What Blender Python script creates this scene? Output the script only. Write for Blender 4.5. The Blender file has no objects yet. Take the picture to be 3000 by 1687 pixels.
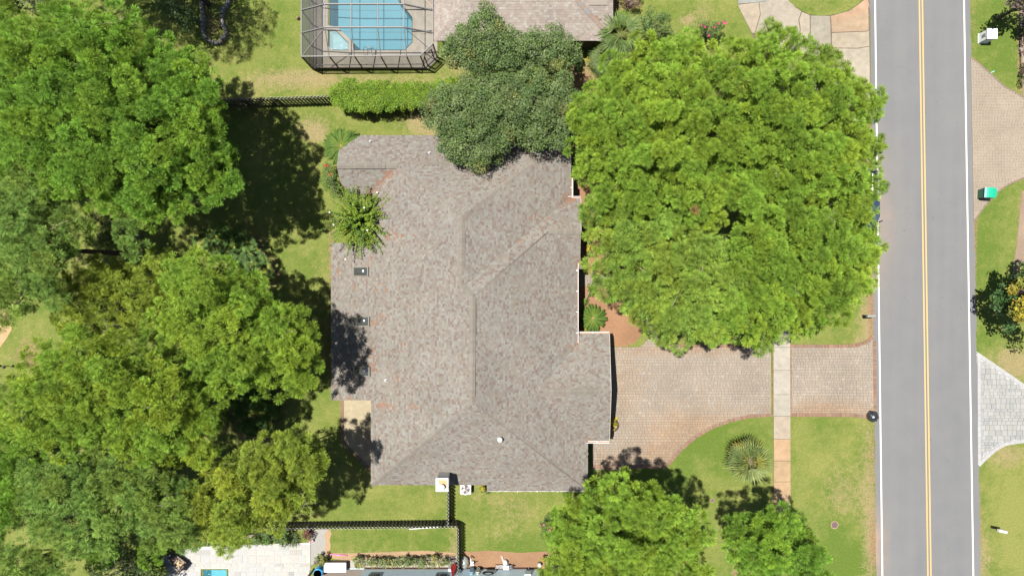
import bpy, math, random
import numpy as np
from mathutils import Vector, Matrix

# ------------------------------------------------------------------ camera, sky, sun
C = bpy.context.scene.collection
sc = bpy.context.scene
H = 51.0
LENS = 24.0
cam_d = bpy.data.cameras.new("camera")
cam_d.lens = LENS
cam_d.sensor_width = 36.0
cam_d.clip_end = 3000.0
cam = bpy.data.objects.new("camera", cam_d)
cam.location = (0, 0, H)
C.objects.link(cam)
sc.camera = cam

SUN_DIR = Vector((0.25, -0.115, -1.0)).normalized()      # the way the light travels
world = bpy.data.worlds.new("World")
sc.world = world
world.use_nodes = True
wn = world.node_tree
sky = wn.nodes.new("ShaderNodeTexSky")
sky.sky_type = 'NISHITA'
sky.sun_disc = False
sky.sun_elevation = math.asin(-SUN_DIR.z)
sky.sun_rotation = math.atan2(-SUN_DIR.x, -SUN_DIR.y)
bg = wn.nodes["Background"]
bg.inputs[1].default_value = 0.05
wn.links.new(sky.outputs[0], bg.inputs[0])

sun_d = bpy.data.lights.new("sun", 'SUN')
sun_d.energy = 5.0
sun_d.angle = math.radians(0.5)
sun_d.color = (1.0, 0.965, 0.91)
sun = bpy.data.objects.new("sun", sun_d)
sun.rotation_euler = SUN_DIR.to_track_quat('-Z', 'Y').to_euler()
sun.location = (-10, 5, 45)
C.objects.link(sun)

vs = sc.view_settings
vs.view_transform = 'Standard'
vs.look = 'None'
vs.exposure = 1.44
vs.gamma = 1.0
vs.use_curve_mapping = False

# ------------------------------------------------------------------ helpers
PPM = 3000 * LENS / 36.0 / H          # pixels of the photograph per metre on the ground
CX, CY = 1500.0, 843.5
K = 3000.0 / 2576.0
rnd = random.Random(7)
rng = np.random.default_rng(11)
OFF = {}
ALB = 0.78                              # palette-wide reflectance trim for the pieces below


def P(px, py, z=0.0):
    k = (H - z) / H / PPM
    return Vector(((px - CX) * k, (CY - py) * k, z))


def PP(pts, z=0.0):
    return [P(a, b, z) for a, b in pts]


def Q(pts):                            # coordinates read off a 2576 px wide view
    return [(a * K, b * K) for a, b in pts]


def lin(r, g, b):
    f = lambda c: (c / 255 / 12.92) if c / 255 <= 0.04045 else ((c / 255 + 0.055) / 1.055) ** 2.4
    return (f(r), f(g), f(b))


class MB:
    """collects faces, each with its own base colour, for one mesh object"""
    def __init__(self):
        self.v, self.f, self.c = [], [], []

    def face(self, pts, col):
        n = len(self.v)
        self.v.extend([tuple(p) for p in pts])
        self.f.append(tuple(range(n, n + len(pts))))
        self.c.append(col)

    def box(self, c, s, col, rot=0.0, top=None, taper=1.0):
        cx, cy, cz = c
        hx, hy, hz = s[0] / 2, s[1] / 2, s[2] / 2
        ca, sa = math.cos(rot), math.sin(rot)
        pts = []
        for dz, k in ((-hz, 1.0), (hz, taper)):
            for dx, dy in ((-hx, -hy), (hx, -hy), (hx, hy), (-hx, hy)):
                x, y = dx * k, dy * k
                pts.append((cx + x * ca - y * sa, cy + x * sa + y * ca, cz + dz))
        n = len(self.v)
        self.v.extend(pts)
        for q in ((3, 2, 1, 0), (0, 1, 5, 4), (1, 2, 6, 5), (2, 3, 7, 6), (3, 0, 4, 7)):
            self.f.append(tuple(n + i for i in q)); self.c.append(col)
        self.f.append((n + 4, n + 5, n + 6, n + 7)); self.c.append(top or col)

    def prism(self, poly, z0, z1, col, top=None, bottom=True):
        poly = [(p[0], p[1]) for p in poly]
        a = sum(poly[i - 1][0] * poly[i][1] - poly[i][0] * poly[i - 1][1] for i in range(len(poly)))
        if a < 0:
            poly = poly[::-1]
        n = len(self.v); m = len(poly)
        self.v.extend([(x, y, z0) for x, y in poly]); self.v.extend([(x, y, z1) for x, y in poly])
        self.f.append(tuple(range(n + m, n + 2 * m))); self.c.append(top or col)
        if bottom:
            self.f.append(tuple(range(n + m - 1, n - 1, -1))); self.c.append(col)
        for i in range(m):
            j = (i + 1) % m
            self.f.append((n + i, n + j, n + m + j, n + m + i)); self.c.append(col)

    def sheet(self, poly, z, col):
        poly = [(p[0], p[1]) for p in poly]
        a = sum(poly[i - 1][0] * poly[i][1] - poly[i][0] * poly[i - 1][1] for i in range(len(poly)))
        if a < 0:
            poly = poly[::-1]
        self.face([(x, y, z) for x, y in poly], col)

    def tube(self, pts, radii, col, n=6, cap=True):
        pts = [Vector(p) for p in pts]
        if not hasattr(radii, '__len__'):
            radii = [radii] * len(pts)
        base = len(self.v)
        for i, p in enumerate(pts):
            d = (pts[min(i + 1, len(pts) - 1)] - pts[max(i - 1, 0)])
            d = d.normalized() if d.length > 1e-6 else Vector((0, 0, 1))
            a = d.cross(Vector((0, 0, 1)) if abs(d.z) < 0.9 else Vector((1, 0, 0))).normalized()
            b = d.cross(a)
            for k in range(n):
                t = 2 * math.pi * k / n
                self.v.append(tuple(p + (a * math.cos(t) + b * math.sin(t)) * radii[i]))
        for i in range(len(pts) - 1):
            for k in range(n):
                k2 = (k + 1) % n
                self.f.append((base + i * n + k, base + i * n + k2, base + (i + 1) * n + k2, base + (i + 1) * n + k))
                self.c.append(col)
        if cap:
            self.f.append(tuple(base + k for k in range(n))[::-1]); self.c.append(col)
            e = base + (len(pts) - 1) * n
            self.f.append(tuple(e + k for k in range(n))); self.c.append(col)

    def lathe(self, c, prof, col, n=20, cap=True, sx=1.0, sy=1.0, cols=None):
        base = len(self.v)
        for r, z in prof:
            for k in range(n):
                t = 2 * math.pi * k / n
                self.v.append((c[0] + r * sx * math.cos(t), c[1] + r * sy * math.sin(t), c[2] + z))
        for i in range(len(prof) - 1):
            for k in range(n):
                k2 = (k + 1) % n
                self.f.append((base + i * n + k, base + i * n + k2, base + (i + 1) * n + k2, base + (i + 1) * n + k))
                self.c.append(cols[i] if cols else col)
        if cap:
            self.f.append(tuple(base + k for k in range(n))[::-1]); self.c.append(col)
            e = base + (len(prof) - 1) * n
            self.f.append(tuple(e + k for k in range(n))); self.c.append(cols[-1] if cols else col)

    def mesh(self, name, mat, origin=(0, 0, 0), smooth=False):
        me = bpy.data.meshes.new(name)
        o = Vector(origin)
        me.from_pydata([tuple(Vector(v) - o) for v in self.v], [], self.f)
        at = me.attributes.new('col', 'FLOAT_COLOR', 'FACE')
        arr = np.ones((len(self.f), 4), np.float32)
        arr[:, :3] = np.array(self.c, np.float32).reshape(-1, 3) * ALB
        at.data.foreach_set('color', arr.ravel())
        me.materials.append(mat)
        if smooth:
            me.polygons.foreach_set('use_smooth', [True] * len(me.polygons))
        me.update()
        return me


def mesh_np(name, V, F, Cc, mat, origin=(0, 0, 0)):
    me = bpy.data.meshes.new(name)
    V = np.asarray(V, np.float32) - np.array(origin, np.float32)
    nv, nf, k = len(V), len(F), F.shape[1]
    me.vertices.add(nv); me.vertices.foreach_set('co', V.ravel())
    me.loops.add(nf * k); me.loops.foreach_set('vertex_index', F.astype(np.int32).ravel())
    me.polygons.add(nf)
    me.polygons.foreach_set('loop_start', np.arange(0, nf * k, k, dtype=np.int32))
    at = me.attributes.new('col', 'FLOAT_COLOR', 'FACE')
    arr = np.ones((nf, 4), np.float32); arr[:, :3] = Cc
    at.data.foreach_set('color', arr.ravel())
    me.materials.append(mat)
    me.update(calc_edges=True)
    return me


def tag(o, label=None, cat=None, group=None, kind=None):
    if label: o['label'] = label
    if cat: o['category'] = cat
    if group: o['group'] = group
    if kind: o['kind'] = kind
    return o


def thing(name, label, cat, loc, group=None):
    o = bpy.data.objects.new(name, None)
    o.empty_display_size = 0.2
    o.location = loc
    C.objects.link(o)
    OFF[o.name] = Vector(loc)
    return tag(o, label, cat, group)


def link(name, me, parent=None, origin=(0, 0, 0)):
    o = bpy.data.objects.new(name, me)
    C.objects.link(o)
    if parent is not None:
        o.parent = parent
        OFF[o.name] = OFF[parent.name]
    else:
        o.location = origin
        OFF[o.name] = Vector(origin)
    return o


def part(name, mb, mat, parent, smooth=False, label=None, kind=None):
    o = link(name, mb.mesh(name, mat, OFF[parent.name], smooth), parent)
    return tag(o, label, None, None, kind)


def part_me(name, me, parent, mat4):
    """a part that shares its mesh: placed by a world matrix"""
    o = bpy.data.objects.new(name, me)
    C.objects.link(o)
    o.parent = parent
    o.matrix_local = Matrix.Translation(-OFF[parent.name]) @ mat4
    return o


def solo(name, mb, mat, label, cat, loc, group=None, smooth=False):
    o = link(name, mb.mesh(name, mat, loc, smooth), None, loc)
    return tag(o, label, cat, group)


def struct(name, mb, mat, loc=(0, 0, 0), smooth=False):
    o = link(name, mb.mesh(name, mat, loc, smooth), None, loc)
    o['kind'] = 'structure'
    return o


def jit(c, a=0.1, r=rnd):
    k = 1 + r.uniform(-a, a)
    return tuple(max(0, x * k * (1 + r.uniform(-a, a) * 0.25)) for x in c)


def mixc(a, b, t):
    return tuple(x * (1 - t) + y * t for x, y in zip(a, b))


def inside(x, y, poly):
    r = False
    j = len(poly) - 1
    for i in range(len(poly)):
        xi, yi, xj, yj = poly[i][0], poly[i][1], poly[j][0], poly[j][1]
        if (yi > y) != (yj > y) and x < (xj - xi) * (y - yi) / (yj - yi) + xi:
            r = not r
        j = i
    return r


def scan(poly, y):
    """x intervals of a polygon at height y"""
    xs = []
    for i in range(len(poly)):
        x0, y0 = poly[i - 1][0], poly[i - 1][1]
        x1, y1 = poly[i][0], poly[i][1]
        if (y0 > y) != (y1 > y):
            xs.append(x0 + (y - y0) * (x1 - x0) / (y1 - y0))
    xs.sort()
    return [(xs[i], xs[i + 1]) for i in range(0, len(xs) - 1, 2)]


# ------------------------------------------------------------------ materials
def base_mat(name, rough=0.8, metallic=0.0, spec=0.3):
    m = bpy.data.materials.new(name)
    m.use_nodes = True
    nt = m.node_tree
    b = nt.nodes['Principled BSDF']
    b.inputs['Roughness'].default_value = rough
    b.inputs['Metallic'].default_value = metallic
    b.inputs['Specular IOR Level'].default_value = spec
    return m, nt, b


def noise_node(nt, scale, detail=3.0, rough=0.6, vec=None):
    n = nt.nodes.new('ShaderNodeTexNoise')
    n.inputs['Scale'].default_value = scale
    n.inputs['Detail'].default_value = detail
    n.inputs['Roughness'].default_value = rough
    if vec is not None:
        nt.links.new(vec, n.inputs['Vector'])
    return n.outputs['Fac']


def ramp(nt, fac, lo, hi, vlo=0.0, vhi=1.0, clamp=True):
    n = nt.nodes.new('ShaderNodeMapRange')
    n.clamp = clamp
    n.inputs['From Min'].default_value = lo
    n.inputs['From Max'].default_value = hi
    n.inputs['To Min'].default_value = vlo
    n.inputs['To Max'].default_value = vhi
    nt.links.new(fac, n.inputs['Value'])
    return n.outputs['Result']


def mixrgb(nt, fac, a, b, mode='MIX'):
    n = nt.nodes.new('ShaderNodeMix')
    n.data_type = 'RGBA'
    n.blend_type = mode
    for s, v in ((0, fac), (6, a), (7, b)):
        if isinstance(v, (float, int)):
            n.inputs[s].default_value = v
        elif isinstance(v, tuple):
            n.inputs[s].default_value = (*v[:3], 1)
        else:
            nt.links.new(v, n.inputs[s])
    return n.outputs[2]


def mathn(nt, op, a, b=0.0):
    n = nt.nodes.new('ShaderNodeMath')
    n.operation = op
    for i, v in enumerate((a, b)):
        if isinstance(v, (float, int)):
            n.inputs[i].default_value = v
        else:
            nt.links.new(v, n.inputs[i])
    return n.outputs[0]


def wpos(nt):
    g = nt.nodes.new('ShaderNodeNewGeometry')
    return g.outputs['Position']


def mat_col(name, rough=0.8, metallic=0.0, spec=0.3, var=0.2, scale=6.0, bump=0.0, bscale=40.0, big=0.0):
    """base colour = each piece's own colour, with grain from noise"""
    m, nt, b = base_mat(name, rough, metallic, spec)
    a = nt.nodes.new('ShaderNodeAttribute')
    a.attribute_name = 'col'
    pos = wpos(nt)
    col = a.outputs['Color']
    if var:
        f = ramp(nt, noise_node(nt, scale, 4, 0.65, pos), 0.3, 0.7, 1 - var, 1 + var)
        cc = nt.nodes.new('ShaderNodeCombineColor')
        for i in range(3):
            nt.links.new(f, cc.inputs[i])
        col = mixrgb(nt, 1.0, col, cc.outputs[0], 'MULTIPLY')
    if big:
        f = ramp(nt, noise_node(nt, 0.35, 3, 0.6, pos), 0.35, 0.65, 1 - big, 1 + big)
        cc = nt.nodes.new('ShaderNodeCombineColor')
        for i in range(3):
            nt.links.new(f, cc.inputs[i])
        col = mixrgb(nt, 1.0, col, cc.outputs[0], 'MULTIPLY')
    nt.links.new(col, b.inputs['Base Color'])
    if bump:
        bp = nt.nodes.new('ShaderNodeBump')
        bp.inputs['Strength'].default_value = bump
        bp.inputs['Distance'].default_value = 0.02
        nt.links.new(noise_node(nt, bscale, 3, 0.6, pos), bp.inputs['Height'])
        nt.links.new(bp.outputs[0], b.inputs['Normal'])
    return m


def mat_leaf(name, trans=0.35, rough=0.55, spec=0.12):
    m, nt, b = base_mat(name, rough, 0.0, spec)
    a = nt.nodes.new('ShaderNodeAttribute')
    a.attribute_name = 'col'
    nt.links.new(a.outputs['Color'], b.inputs['Base Color'])
    t = nt.nodes.new('ShaderNodeBsdfTranslucent')
    nt.links.new(mixrgb(nt, 1.0, a.outputs['Color'], (1.15, 1.1, 0.6), 'MULTIPLY'), t.inputs['Color'])
    mx = nt.nodes.new('ShaderNodeMixShader')
    mx.inputs[0].default_value = trans
    nt.links.new(b.outputs[0], mx.inputs[1])
    nt.links.new(t.outputs[0], mx.inputs[2])
    nt.links.new(mx.outputs[0], nt.nodes['Material Output'].inputs[0])
    return m


M_PAINT = mat_col('painted_surface', 0.55, 0, 0.4, 0.06, 5)
M_GLOSS = mat_col('glossy_plastic', 0.25, 0, 0.5, 0.04, 5)
M_WOOD = mat_col('weathered_wood', 0.85, 0, 0.2, 0.3, 12, 0.3, 60)
M_METAL = mat_col('sheet_metal', 0.35, 0.6, 0.5, 0.1, 8)
M_STONE = mat_col('rough_stone', 0.85, 0, 0.25, 0.28, 14, 0.5, 50)
M_BRICK = mat_col('clay_brick', 0.85, 0, 0.2, 0.25, 18, 0.4, 60)
M_SHINGLE = mat_col('asphalt_shingle', 0.9, 0, 0.15, 0.12, 30, 0.3, 120, 0.06)
M_PAVER = mat_col('concrete_paver', 0.85, 0, 0.2, 0.14, 22, 0.4, 70, 0.08)
M_TILE = mat_col('travertine', 0.6, 0, 0.3, 0.08, 9, 0.2, 50)
M_CONC = mat_col('cast_concrete', 0.85, 0, 0.2, 0.14, 2.2, 0.3, 60, 0.08)
M_MULCH = mat_col('pine_straw_mulch', 0.95, 0, 0.1, 0.3, 20, 1.0, 45, 0.12)
M_GRAVEL = mat_col('pale_gravel', 0.9, 0, 0.2, 0.35, 35, 1.0, 40)
M_NEEDLE = mat_leaf('pine_needles', 0.28, 0.6)
M_LEAF = mat_leaf('broad_leaves', 0.3, 0.5, 0.2)
M_FROND = mat_leaf('palm_fronds', 0.25, 0.6, 0.1)
M_PETAL = mat_leaf('petals', 0.3, 0.6)
M_BARK = mat_col('pine_bark', 0.9, 0, 0.1, 0.35, 10, 0.8, 25)
M_TWIG = mat_col('dead_twigs', 0.9, 0, 0.1, 0.2, 10)
M_RUBBER = mat_col('black_rubber', 0.6, 0, 0.3, 0.1, 10)
M_CARPAINT = mat_col('car_paint', 0.12, 0.35, 0.6, 0.0)
M_CHROME = mat_col('chrome', 0.12, 1.0, 0.5, 0.0)


def mat_glass_dark(name, col, rough=0.06):
    m, nt, b = base_mat(name, rough, 0.0, 0.8)
    b.inputs['Base Color'].default_value = (*col, 1)
    b.inputs['Coat Weight'].default_value = 0.6
    return m


M_SKYLIGHT = mat_glass_dark('smoked_dome', (0.035, 0.037, 0.033), 0.16)
M_CARGLASS = mat_glass_dark('car_glass', (0.03, 0.05, 0.07), 0.03)
M_BAG = mat_glass_dark('black_bin_bag', (0.012, 0.012, 0.013), 0.22)


def mat_screen(name, col, alpha):
    """woven insect screen: a share of the light passes between the threads"""
    m, nt, b = base_mat(name, 0.8, 0, 0.1)
    b.inputs['Base Color'].default_value = (*col, 1)
    t = nt.nodes.new('ShaderNodeBsdfTransparent')
    mx = nt.nodes.new('ShaderNodeMixShader')
    mx.inputs[0].default_value = alpha
    nt.links.new(t.outputs[0], mx.inputs[1])
    nt.links.new(b.outputs[0], mx.inputs[2])
    nt.links.new(mx.outputs[0], nt.nodes['Material Output'].inputs[0])
    return m


def mat_water(name, tint, alpha=0.25, bump=0.25, scale=3.0, rough=0.05):
    m, nt, b = base_mat(name, rough, 0, 0.5)
    b.inputs['Base Color'].default_value = (*tint, 1)
    bp = nt.nodes.new('ShaderNodeBump')
    bp.inputs['Strength'].default_value = bump
    bp.inputs['Distance'].default_value = 0.1
    nt.links.new(noise_node(nt, scale, 3, 0.6, wpos(nt)), bp.inputs['Height'])
    nt.links.new(bp.outputs[0], b.inputs['Normal'])
    t = nt.nodes.new('ShaderNodeBsdfTransparent')
    t.inputs['Color'].default_value = (0.85, 0.97, 1.0, 1)
    mx = nt.nodes.new('ShaderNodeMixShader')
    mx.inputs[0].default_value = alpha
    nt.links.new(t.outputs[0], mx.inputs[1])
    nt.links.new(b.outputs[0], mx.inputs[2])
    nt.links.new(mx.outputs[0], nt.nodes['Material Output'].inputs[0])
    return m
# ------------------------------------------------------------------ ground
BLOBS = {
    'dry': [  # px, py, rx, ry, amount
        (1030, 235, 230, 26, 0.75), (880, 225, 70, 40, 0.45), (760, 240, 60, 45, 0.4), (715, 305, 40, 30, 0.7), (900, 375, 50, 40, 0.6),
        (930, 395, 30, 30, 0.7), (1120, 355, 150, 30, 0.3), (1240, 330, 50, 60, 0.7), (1270, 370, 50, 40, 0.7), (1360, 190, 60, 30, 0.7),
        (1660, 270, 50, 70, 0.7), (1480, 1470, 60, 40, 0.4), (1560, 1490, 80, 40, 0.35), (1460, 1560, 90, 40, 0.4), (1400, 1450, 40, 20, 0.4),
        (1250, 1440, 60, 20, 0.3), (900, 1505, 80, 14, 0.5), (1020, 1600, 40, 20, 0.3), (1330, 1590, 14, 50, 0.6), (1180, 1625, 180, 14, 0.7),
        (2540, 1100, 26, 800, 0.5), (2548, 930, 30, 60, 0.5), (2500, 1000, 40, 20, 0.4), (2555, 1560, 20, 150, 0.6), (2440, 1400, 60, 120, 0.3),
        (2480, 1430, 50, 60, 0.3), (2880, 1600, 30, 100, 0.5), (2950, 1335, 60, 36, 0.9), (2960, 1050, 60, 40, 0.8), (2905, 900, 30, 40, 0.5), (2985, 1090, 60, 40, 0.6),
        (2975, 300, 20, 400, 0.3), (2060, 40, 40, 40, 0.6), (2010, 60, 20, 14, 0.9), (60, 1060, 60, 50, 0.4), (120, 980, 60, 50, 0.3), (240, 760, 60, 40, 0.4),
        (940, 790, 30, 60, 0.4), (945, 880, 20, 40, 0.4), (2140, 1640, 40, 50, 0.3), (2100, 1560, 40, 30, 0.3), (2860, 700, 14, 300, 0.25), (2870, 1650, 30, 60, 0.4),
        (2470, 1480, 40, 40, 0.25), (2330, 40, 110, 12, 0.3), (2470, 40, 30, 30, 0.5),
    ],
    'soil': [
        (745, 735, 30, 60, 0.8), (800, 800, 30, 50, 0.6),  (970, 715, 12, 150, 0.6), (955, 1000, 12, 130, 0.5), (85, 1045, 40, 45, 0.8), 
        (1180, 1632, 190, 10, 0.6), (700, 1200, 90, 90, 0.6), (760, 1250, 40, 60, 0.5), (620, 75, 34, 40, 0.6), (2554, 900, 12, 120, 0.7), (2556, 1330, 10, 120, 0.6), (2558, 1600, 14, 100, 0.7), (2552, 300, 12, 500, 0.5),
        (2858, 700, 6, 330, 0.8), (2872, 1550, 7, 200, 0.6), (2852, 60, 6, 140, 0.5), (2995, 720, 14, 150, 0.9), (2990, 120, 10, 160, 0.8), (400, 20, 140, 60, 0.15), (60, 1640, 200, 60, 0.1), (-20, 1000, 40, 60, 0.0),
        (1700, 260, 60, 90, 0.8), (1770, 20, 80, 60, 0.7), (330, 930, 200, 160, 0.1), (330, 1500, 330, 160, 0.1), (2155, 1660, 10, 40, 0.8),
        
    ],
    'lush': [
        (2920, 120, 60, 160, 0.9), (2890, 760, 60, 240, 0.7), (2360, 20, 80, 30, 0.7), (1130, 1580, 220, 40, 0.6), (2100, 1270, 140, 60, 0.7), (2060, 1330, 130, 60, 0.6), (1850, 1420, 150, 60, 0.8), (2430, 1560, 100, 200, 0.6),
        (2480, 1650, 120, 80, 0.7), (800, 130, 40, 180, 0.3), (900, 760, 60, 60, 0.4), (1560, 1640, 90, 60, 0.5), (1480, 1600, 90, 30, 0.5),
        (840, 1480, 120, 30, 0.3), (2020, 20, 60, 50, 0.5), (2420, 1250, 80, 40, 0.4), (2960, 1470, 40, 140, -0.8), (2990, 1600, 50, 120, -0.8), (2400, 1330, 80, 90, -0.7), (2360, 1480, 60, 90, -0.4),
    ],
}


def build_ground():
    xs = np.concatenate([[-600, -200, -90, -55], np.arange(-42, 42.01, 0.22), [55, 90, 200, 600]])
    ys = np.concatenate([[-600, -200, -80, -40], np.arange(-25, 25.01, 0.22), [40, 80, 200, 600]])
    X, Y = np.meshgrid(xs, ys)
    nx, ny = len(xs), len(ys)
    V = np.stack([X.ravel(), Y.ravel(), np.zeros(nx * ny)], 1)
    i = np.arange(nx - 1); j = np.arange(ny - 1)
    I, J = np.meshgrid(i, j)
    a = (J * nx + I).ravel()
    F = np.stack([a, a + 1, a + nx + 1, a + nx], 1)
    # the pools are dug out of the ground
    cxw = (X[:-1, :-1] + X[1:, 1:]).ravel() / 2; cyw = (Y[:-1, :-1] + Y[1:, 1:]).ravel() / 2
    keep = np.ones(len(F), bool)
    for x0, x1, y0, y1 in HOLES:
        keep &= ~((cxw > x0) & (cxw < x1) & (cyw > y0) & (cyw < y1))
    F = F[keep]
    me = mesh_np('ground', V, F, np.ones((len(F), 3)) * 0.1, M_GROUND)
    px = V[:, 0] * PPM + CX; py = CY - V[:, 1] * PPM
    for key, bl in BLOBS.items():
        val = np.zeros(len(V))
        for (bx, by, rx, ry, am) in bl:
            d = ((px - bx) / (rx * 1.25)) ** 2 + ((py - by) / (ry * 1.25)) ** 2
            val += am * np.exp(-d * 1.1)
        at = me.attributes.new(key, 'FLOAT', 'POINT')
        at.data.foreach_set('value', np.clip(val, -1, 1).astype(np.float32))
    o = link('ground', me)
    o['kind'] = 'structure'


def mat_ground():
    m, nt, b = base_mat('lawn', 0.95, 0, 0.08)
    pos = wpos(nt)
    def attr(n):
        a = nt.nodes.new('ShaderNodeAttribute'); a.attribute_name = n
        return a.outputs['Fac']
    n_big = noise_node(nt, 0.45, 4, 0.6, pos)
    n_mid = noise_node(nt, 2.2, 5, 0.7, pos)
    n_fine = noise_node(nt, 9.0, 4, 0.75, pos)
    n_blade = noise_node(nt, 30.0, 3, 0.8, pos)
    f = mathn(nt, 'ADD', mathn(nt, 'MULTIPLY', n_big, 0.55), mathn(nt, 'MULTIPLY', n_mid, 0.45))
    f = mathn(nt, 'SUBTRACT', f, mathn(nt, 'MULTIPLY', attr('lush'), 0.16))
    green = mixrgb(nt, ramp(nt, f, 0.36, 0.62), (0.060, 0.089, 0.015), (0.120, 0.124, 0.034))
    # straw showing through
    d = mathn(nt, 'ADD', attr('dry'), mathn(nt, 'ADD', mathn(nt, 'MULTIPLY', mathn(nt, 'SUBTRACT', n_mid, 0.5), 1.6), mathn(nt, 'MULTIPLY', mathn(nt, 'SUBTRACT', n_fine, 0.5), 1.3)))
    straw = mixrgb(nt, ramp(nt, n_blade, 0.3, 0.7), (0.128, 0.100, 0.048), (0.216, 0.160, 0.092))
    c = mixrgb(nt, ramp(nt, d, 0.36, 0.95, 0.0, 0.75), green, straw)
    s = mathn(nt, 'ADD', attr('soil'), mathn(nt, 'ADD', mathn(nt, 'MULTIPLY', mathn(nt, 'SUBTRACT', n_mid, 0.5), 0.9), mathn(nt, 'MULTIPLY', mathn(nt, 'SUBTRACT', n_fine, 0.5), 0.8)))
    soil = mixrgb(nt, ramp(nt, n_fine, 0.3, 0.7), (0.104, 0.064, 0.036), (0.188, 0.120, 0.072))
    c = mixrgb(nt, ramp(nt, s, 0.35, 0.75), c, soil)
    g = ramp(nt, mathn(nt, 'ADD', mathn(nt, 'MULTIPLY', n_fine, 0.5), mathn(nt, 'MULTIPLY', n_blade, 0.5)), 0.32, 0.68, 0.52, 1.5)
    cc = nt.nodes.new('ShaderNodeCombineColor')
    for i in range(3):
        nt.links.new(g, cc.inputs[i])
    c = mixrgb(nt, 1.0, c, cc.outputs[0], 'MULTIPLY')
    nt.links.new(c, b.inputs['Base Color'])
    bp = nt.nodes.new('ShaderNodeBump')
    bp.inputs['Strength'].default_value = 0.7
    bp.inputs['Distance'].default_value = 0.05
    nt.links.new(n_blade, bp.inputs['Height'])
    nt.links.new(bp.outputs[0], b.inputs['Normal'])
    return m


M_GROUND = mat_ground()
_a, _b = P(966, 146), P(1206, -160)
_c, _d = P(591, 1740), P(668, 1667)
HOLES = [(_a.x - 0.1, _b.x + 0.1, _a.y - 0.15, _b.y), (_c.x, _d.x, _c.y, _d.y)]
build_ground()

# ------------------------------------------------------------------ road
def mat_asphalt():
    m, nt, b = base_mat('asphalt', 0.85, 0, 0.25)
    pos = wpos(nt)
    sep = nt.nodes.new('ShaderNodeSeparateXYZ'); nt.links.new(pos, sep.inputs[0])
    # wheel tracks and oil strip: stretched along the road
    mp = nt.nodes.new('ShaderNodeMapping'); mp.inputs['Scale'].default_value = (1.0, 0.03, 1)
    mp.inputs['Rotation'].default_value = (0, 0, 0.0)
    nt.links.new(pos, mp.inputs['Vector'])
    streak = noise_node(nt, 1.1, 3, 0.5, mp.outputs[0])
    fine = noise_node(nt, 45, 4, 0.8, pos)
    blot = noise_node(nt, 0.5, 4, 0.6, pos)
    c = mixrgb(nt, ramp(nt, streak, 0.35, 0.65), (0.083, 0.0845, 0.086), (0.093, 0.0925, 0.091))
    c = mixrgb(nt, ramp(nt, blot, 0.35, 0.7, 0, 0.35), c, (0.118, 0.114, 0.105))
    c = mixrgb(nt, ramp(nt, fine, 0.25, 0.75, 0.0, 0.35), c, (0.083, 0.083, 0.085))
    sp = noise_node(nt, 5.0, 2, 0.4, pos)
    c = mixrgb(nt, ramp(nt, sp, 0.72, 0.75, 0.0, 0.55), c, (0.04, 0.04, 0.042))
    # sand washed on to the edge
    a = nt.nodes.new('ShaderNodeAttribute'); a.attribute_name = 'sand'
    sd = mathn(nt, 'MULTIPLY', a.outputs['Fac'], ramp(nt, noise_node(nt, 0.9, 4, 0.6, pos), 0.3, 0.7, 0.35, 1.0))
    c = mixrgb(nt, ramp(nt, sd, 0.0, 1.0, 0.0, 0.75), c, (0.199, 0.137, 0.095))
    nt.links.new(c, b.inputs['Base Color'])
    bp = nt.nodes.new('ShaderNodeBump'); bp.inputs['Strength'].default_value = 0.35; bp.inputs['Distance'].default_value = 0.01
    nt.links.new(fine, bp.inputs['Height']); nt.links.new(bp.outputs[0], b.inputs['Normal'])
    return m


def road_x(kind, py):
    t = py / 1687.0
    return {'L': 2549 + 18 * t, 'R': 2842 + 32 * t, 'wl': 2563.3 + 21.5 * t, 'wr': 2823.8 + 27.5 * t, 'y1': 2693 + 25.2 * t, 'y2': 2701.8 + 25.2 * t}[kind]


Y0, Y1 = -2600, 4300
ROAD = struct('road', MB(), M_PAINT)


def build_road():
    me = bpy.data.meshes.new('road')
    V, F, sand = [], [], []
    rows = [Y0, -600, -200] + list(range(0, 1701, 25)) + [1900, 2400, Y1]
    cols = [0, 0.03, 0.06, 0.1, 0.16, 0.25, 0.5, 0.75, 0.9, 0.97, 1.0]
    r = random.Random(3)
    for py in rows:
        for i, t in enumerate(cols):
            wob = r.uniform(-1.6, 1.6) if i in (0, len(cols) - 1) else 0
            px = road_x('L', py) * (1 - t) + road_x('R', py) * t + wob
            p = P(px, py, 0.012)
            V.append(p)
            s = 0.0
            if t < 0.3:
                s = math.exp(-((py - 640) / 190) ** 2) * (1 - t / 0.3) * 0.9 + math.exp(-((py - 1600) / 90) ** 2) * (1 - t / 0.14 if t < 0.14 else 0) * 1.3
            sand.append(s)
    n = len(cols)
    for j in range(len(rows) - 1):
        for i in range(n - 1):
            F.append((j * n + i, (j + 1) * n + i, (j + 1) * n + i + 1, j * n + i + 1))
    me.from_pydata([tuple(v) for v in V], [], F)
    at = me.attributes.new('sand', 'FLOAT', 'POINT')
    at.data.foreach_set('value', sand)
    me.materials.append(mat_asphalt())
    me.update()
    ROAD.data = me


build_road()


def mat_roadpaint():
    m, nt, b = base_mat('road_paint', 0.7, 0, 0.3)
    a = nt.nodes.new('ShaderNodeAttribute'); a.attribute_name = 'col'
    pos = wpos(nt)
    w = ramp(nt, noise_node(nt, 14, 5, 0.8, pos), 0.52, 0.72, 0.0, 0.55)
    nt.links.new(mixrgb(nt, w, a.outputs['Color'], (0.12, 0.115, 0.108)), b.inputs['Base Color'])
    return m


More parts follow.
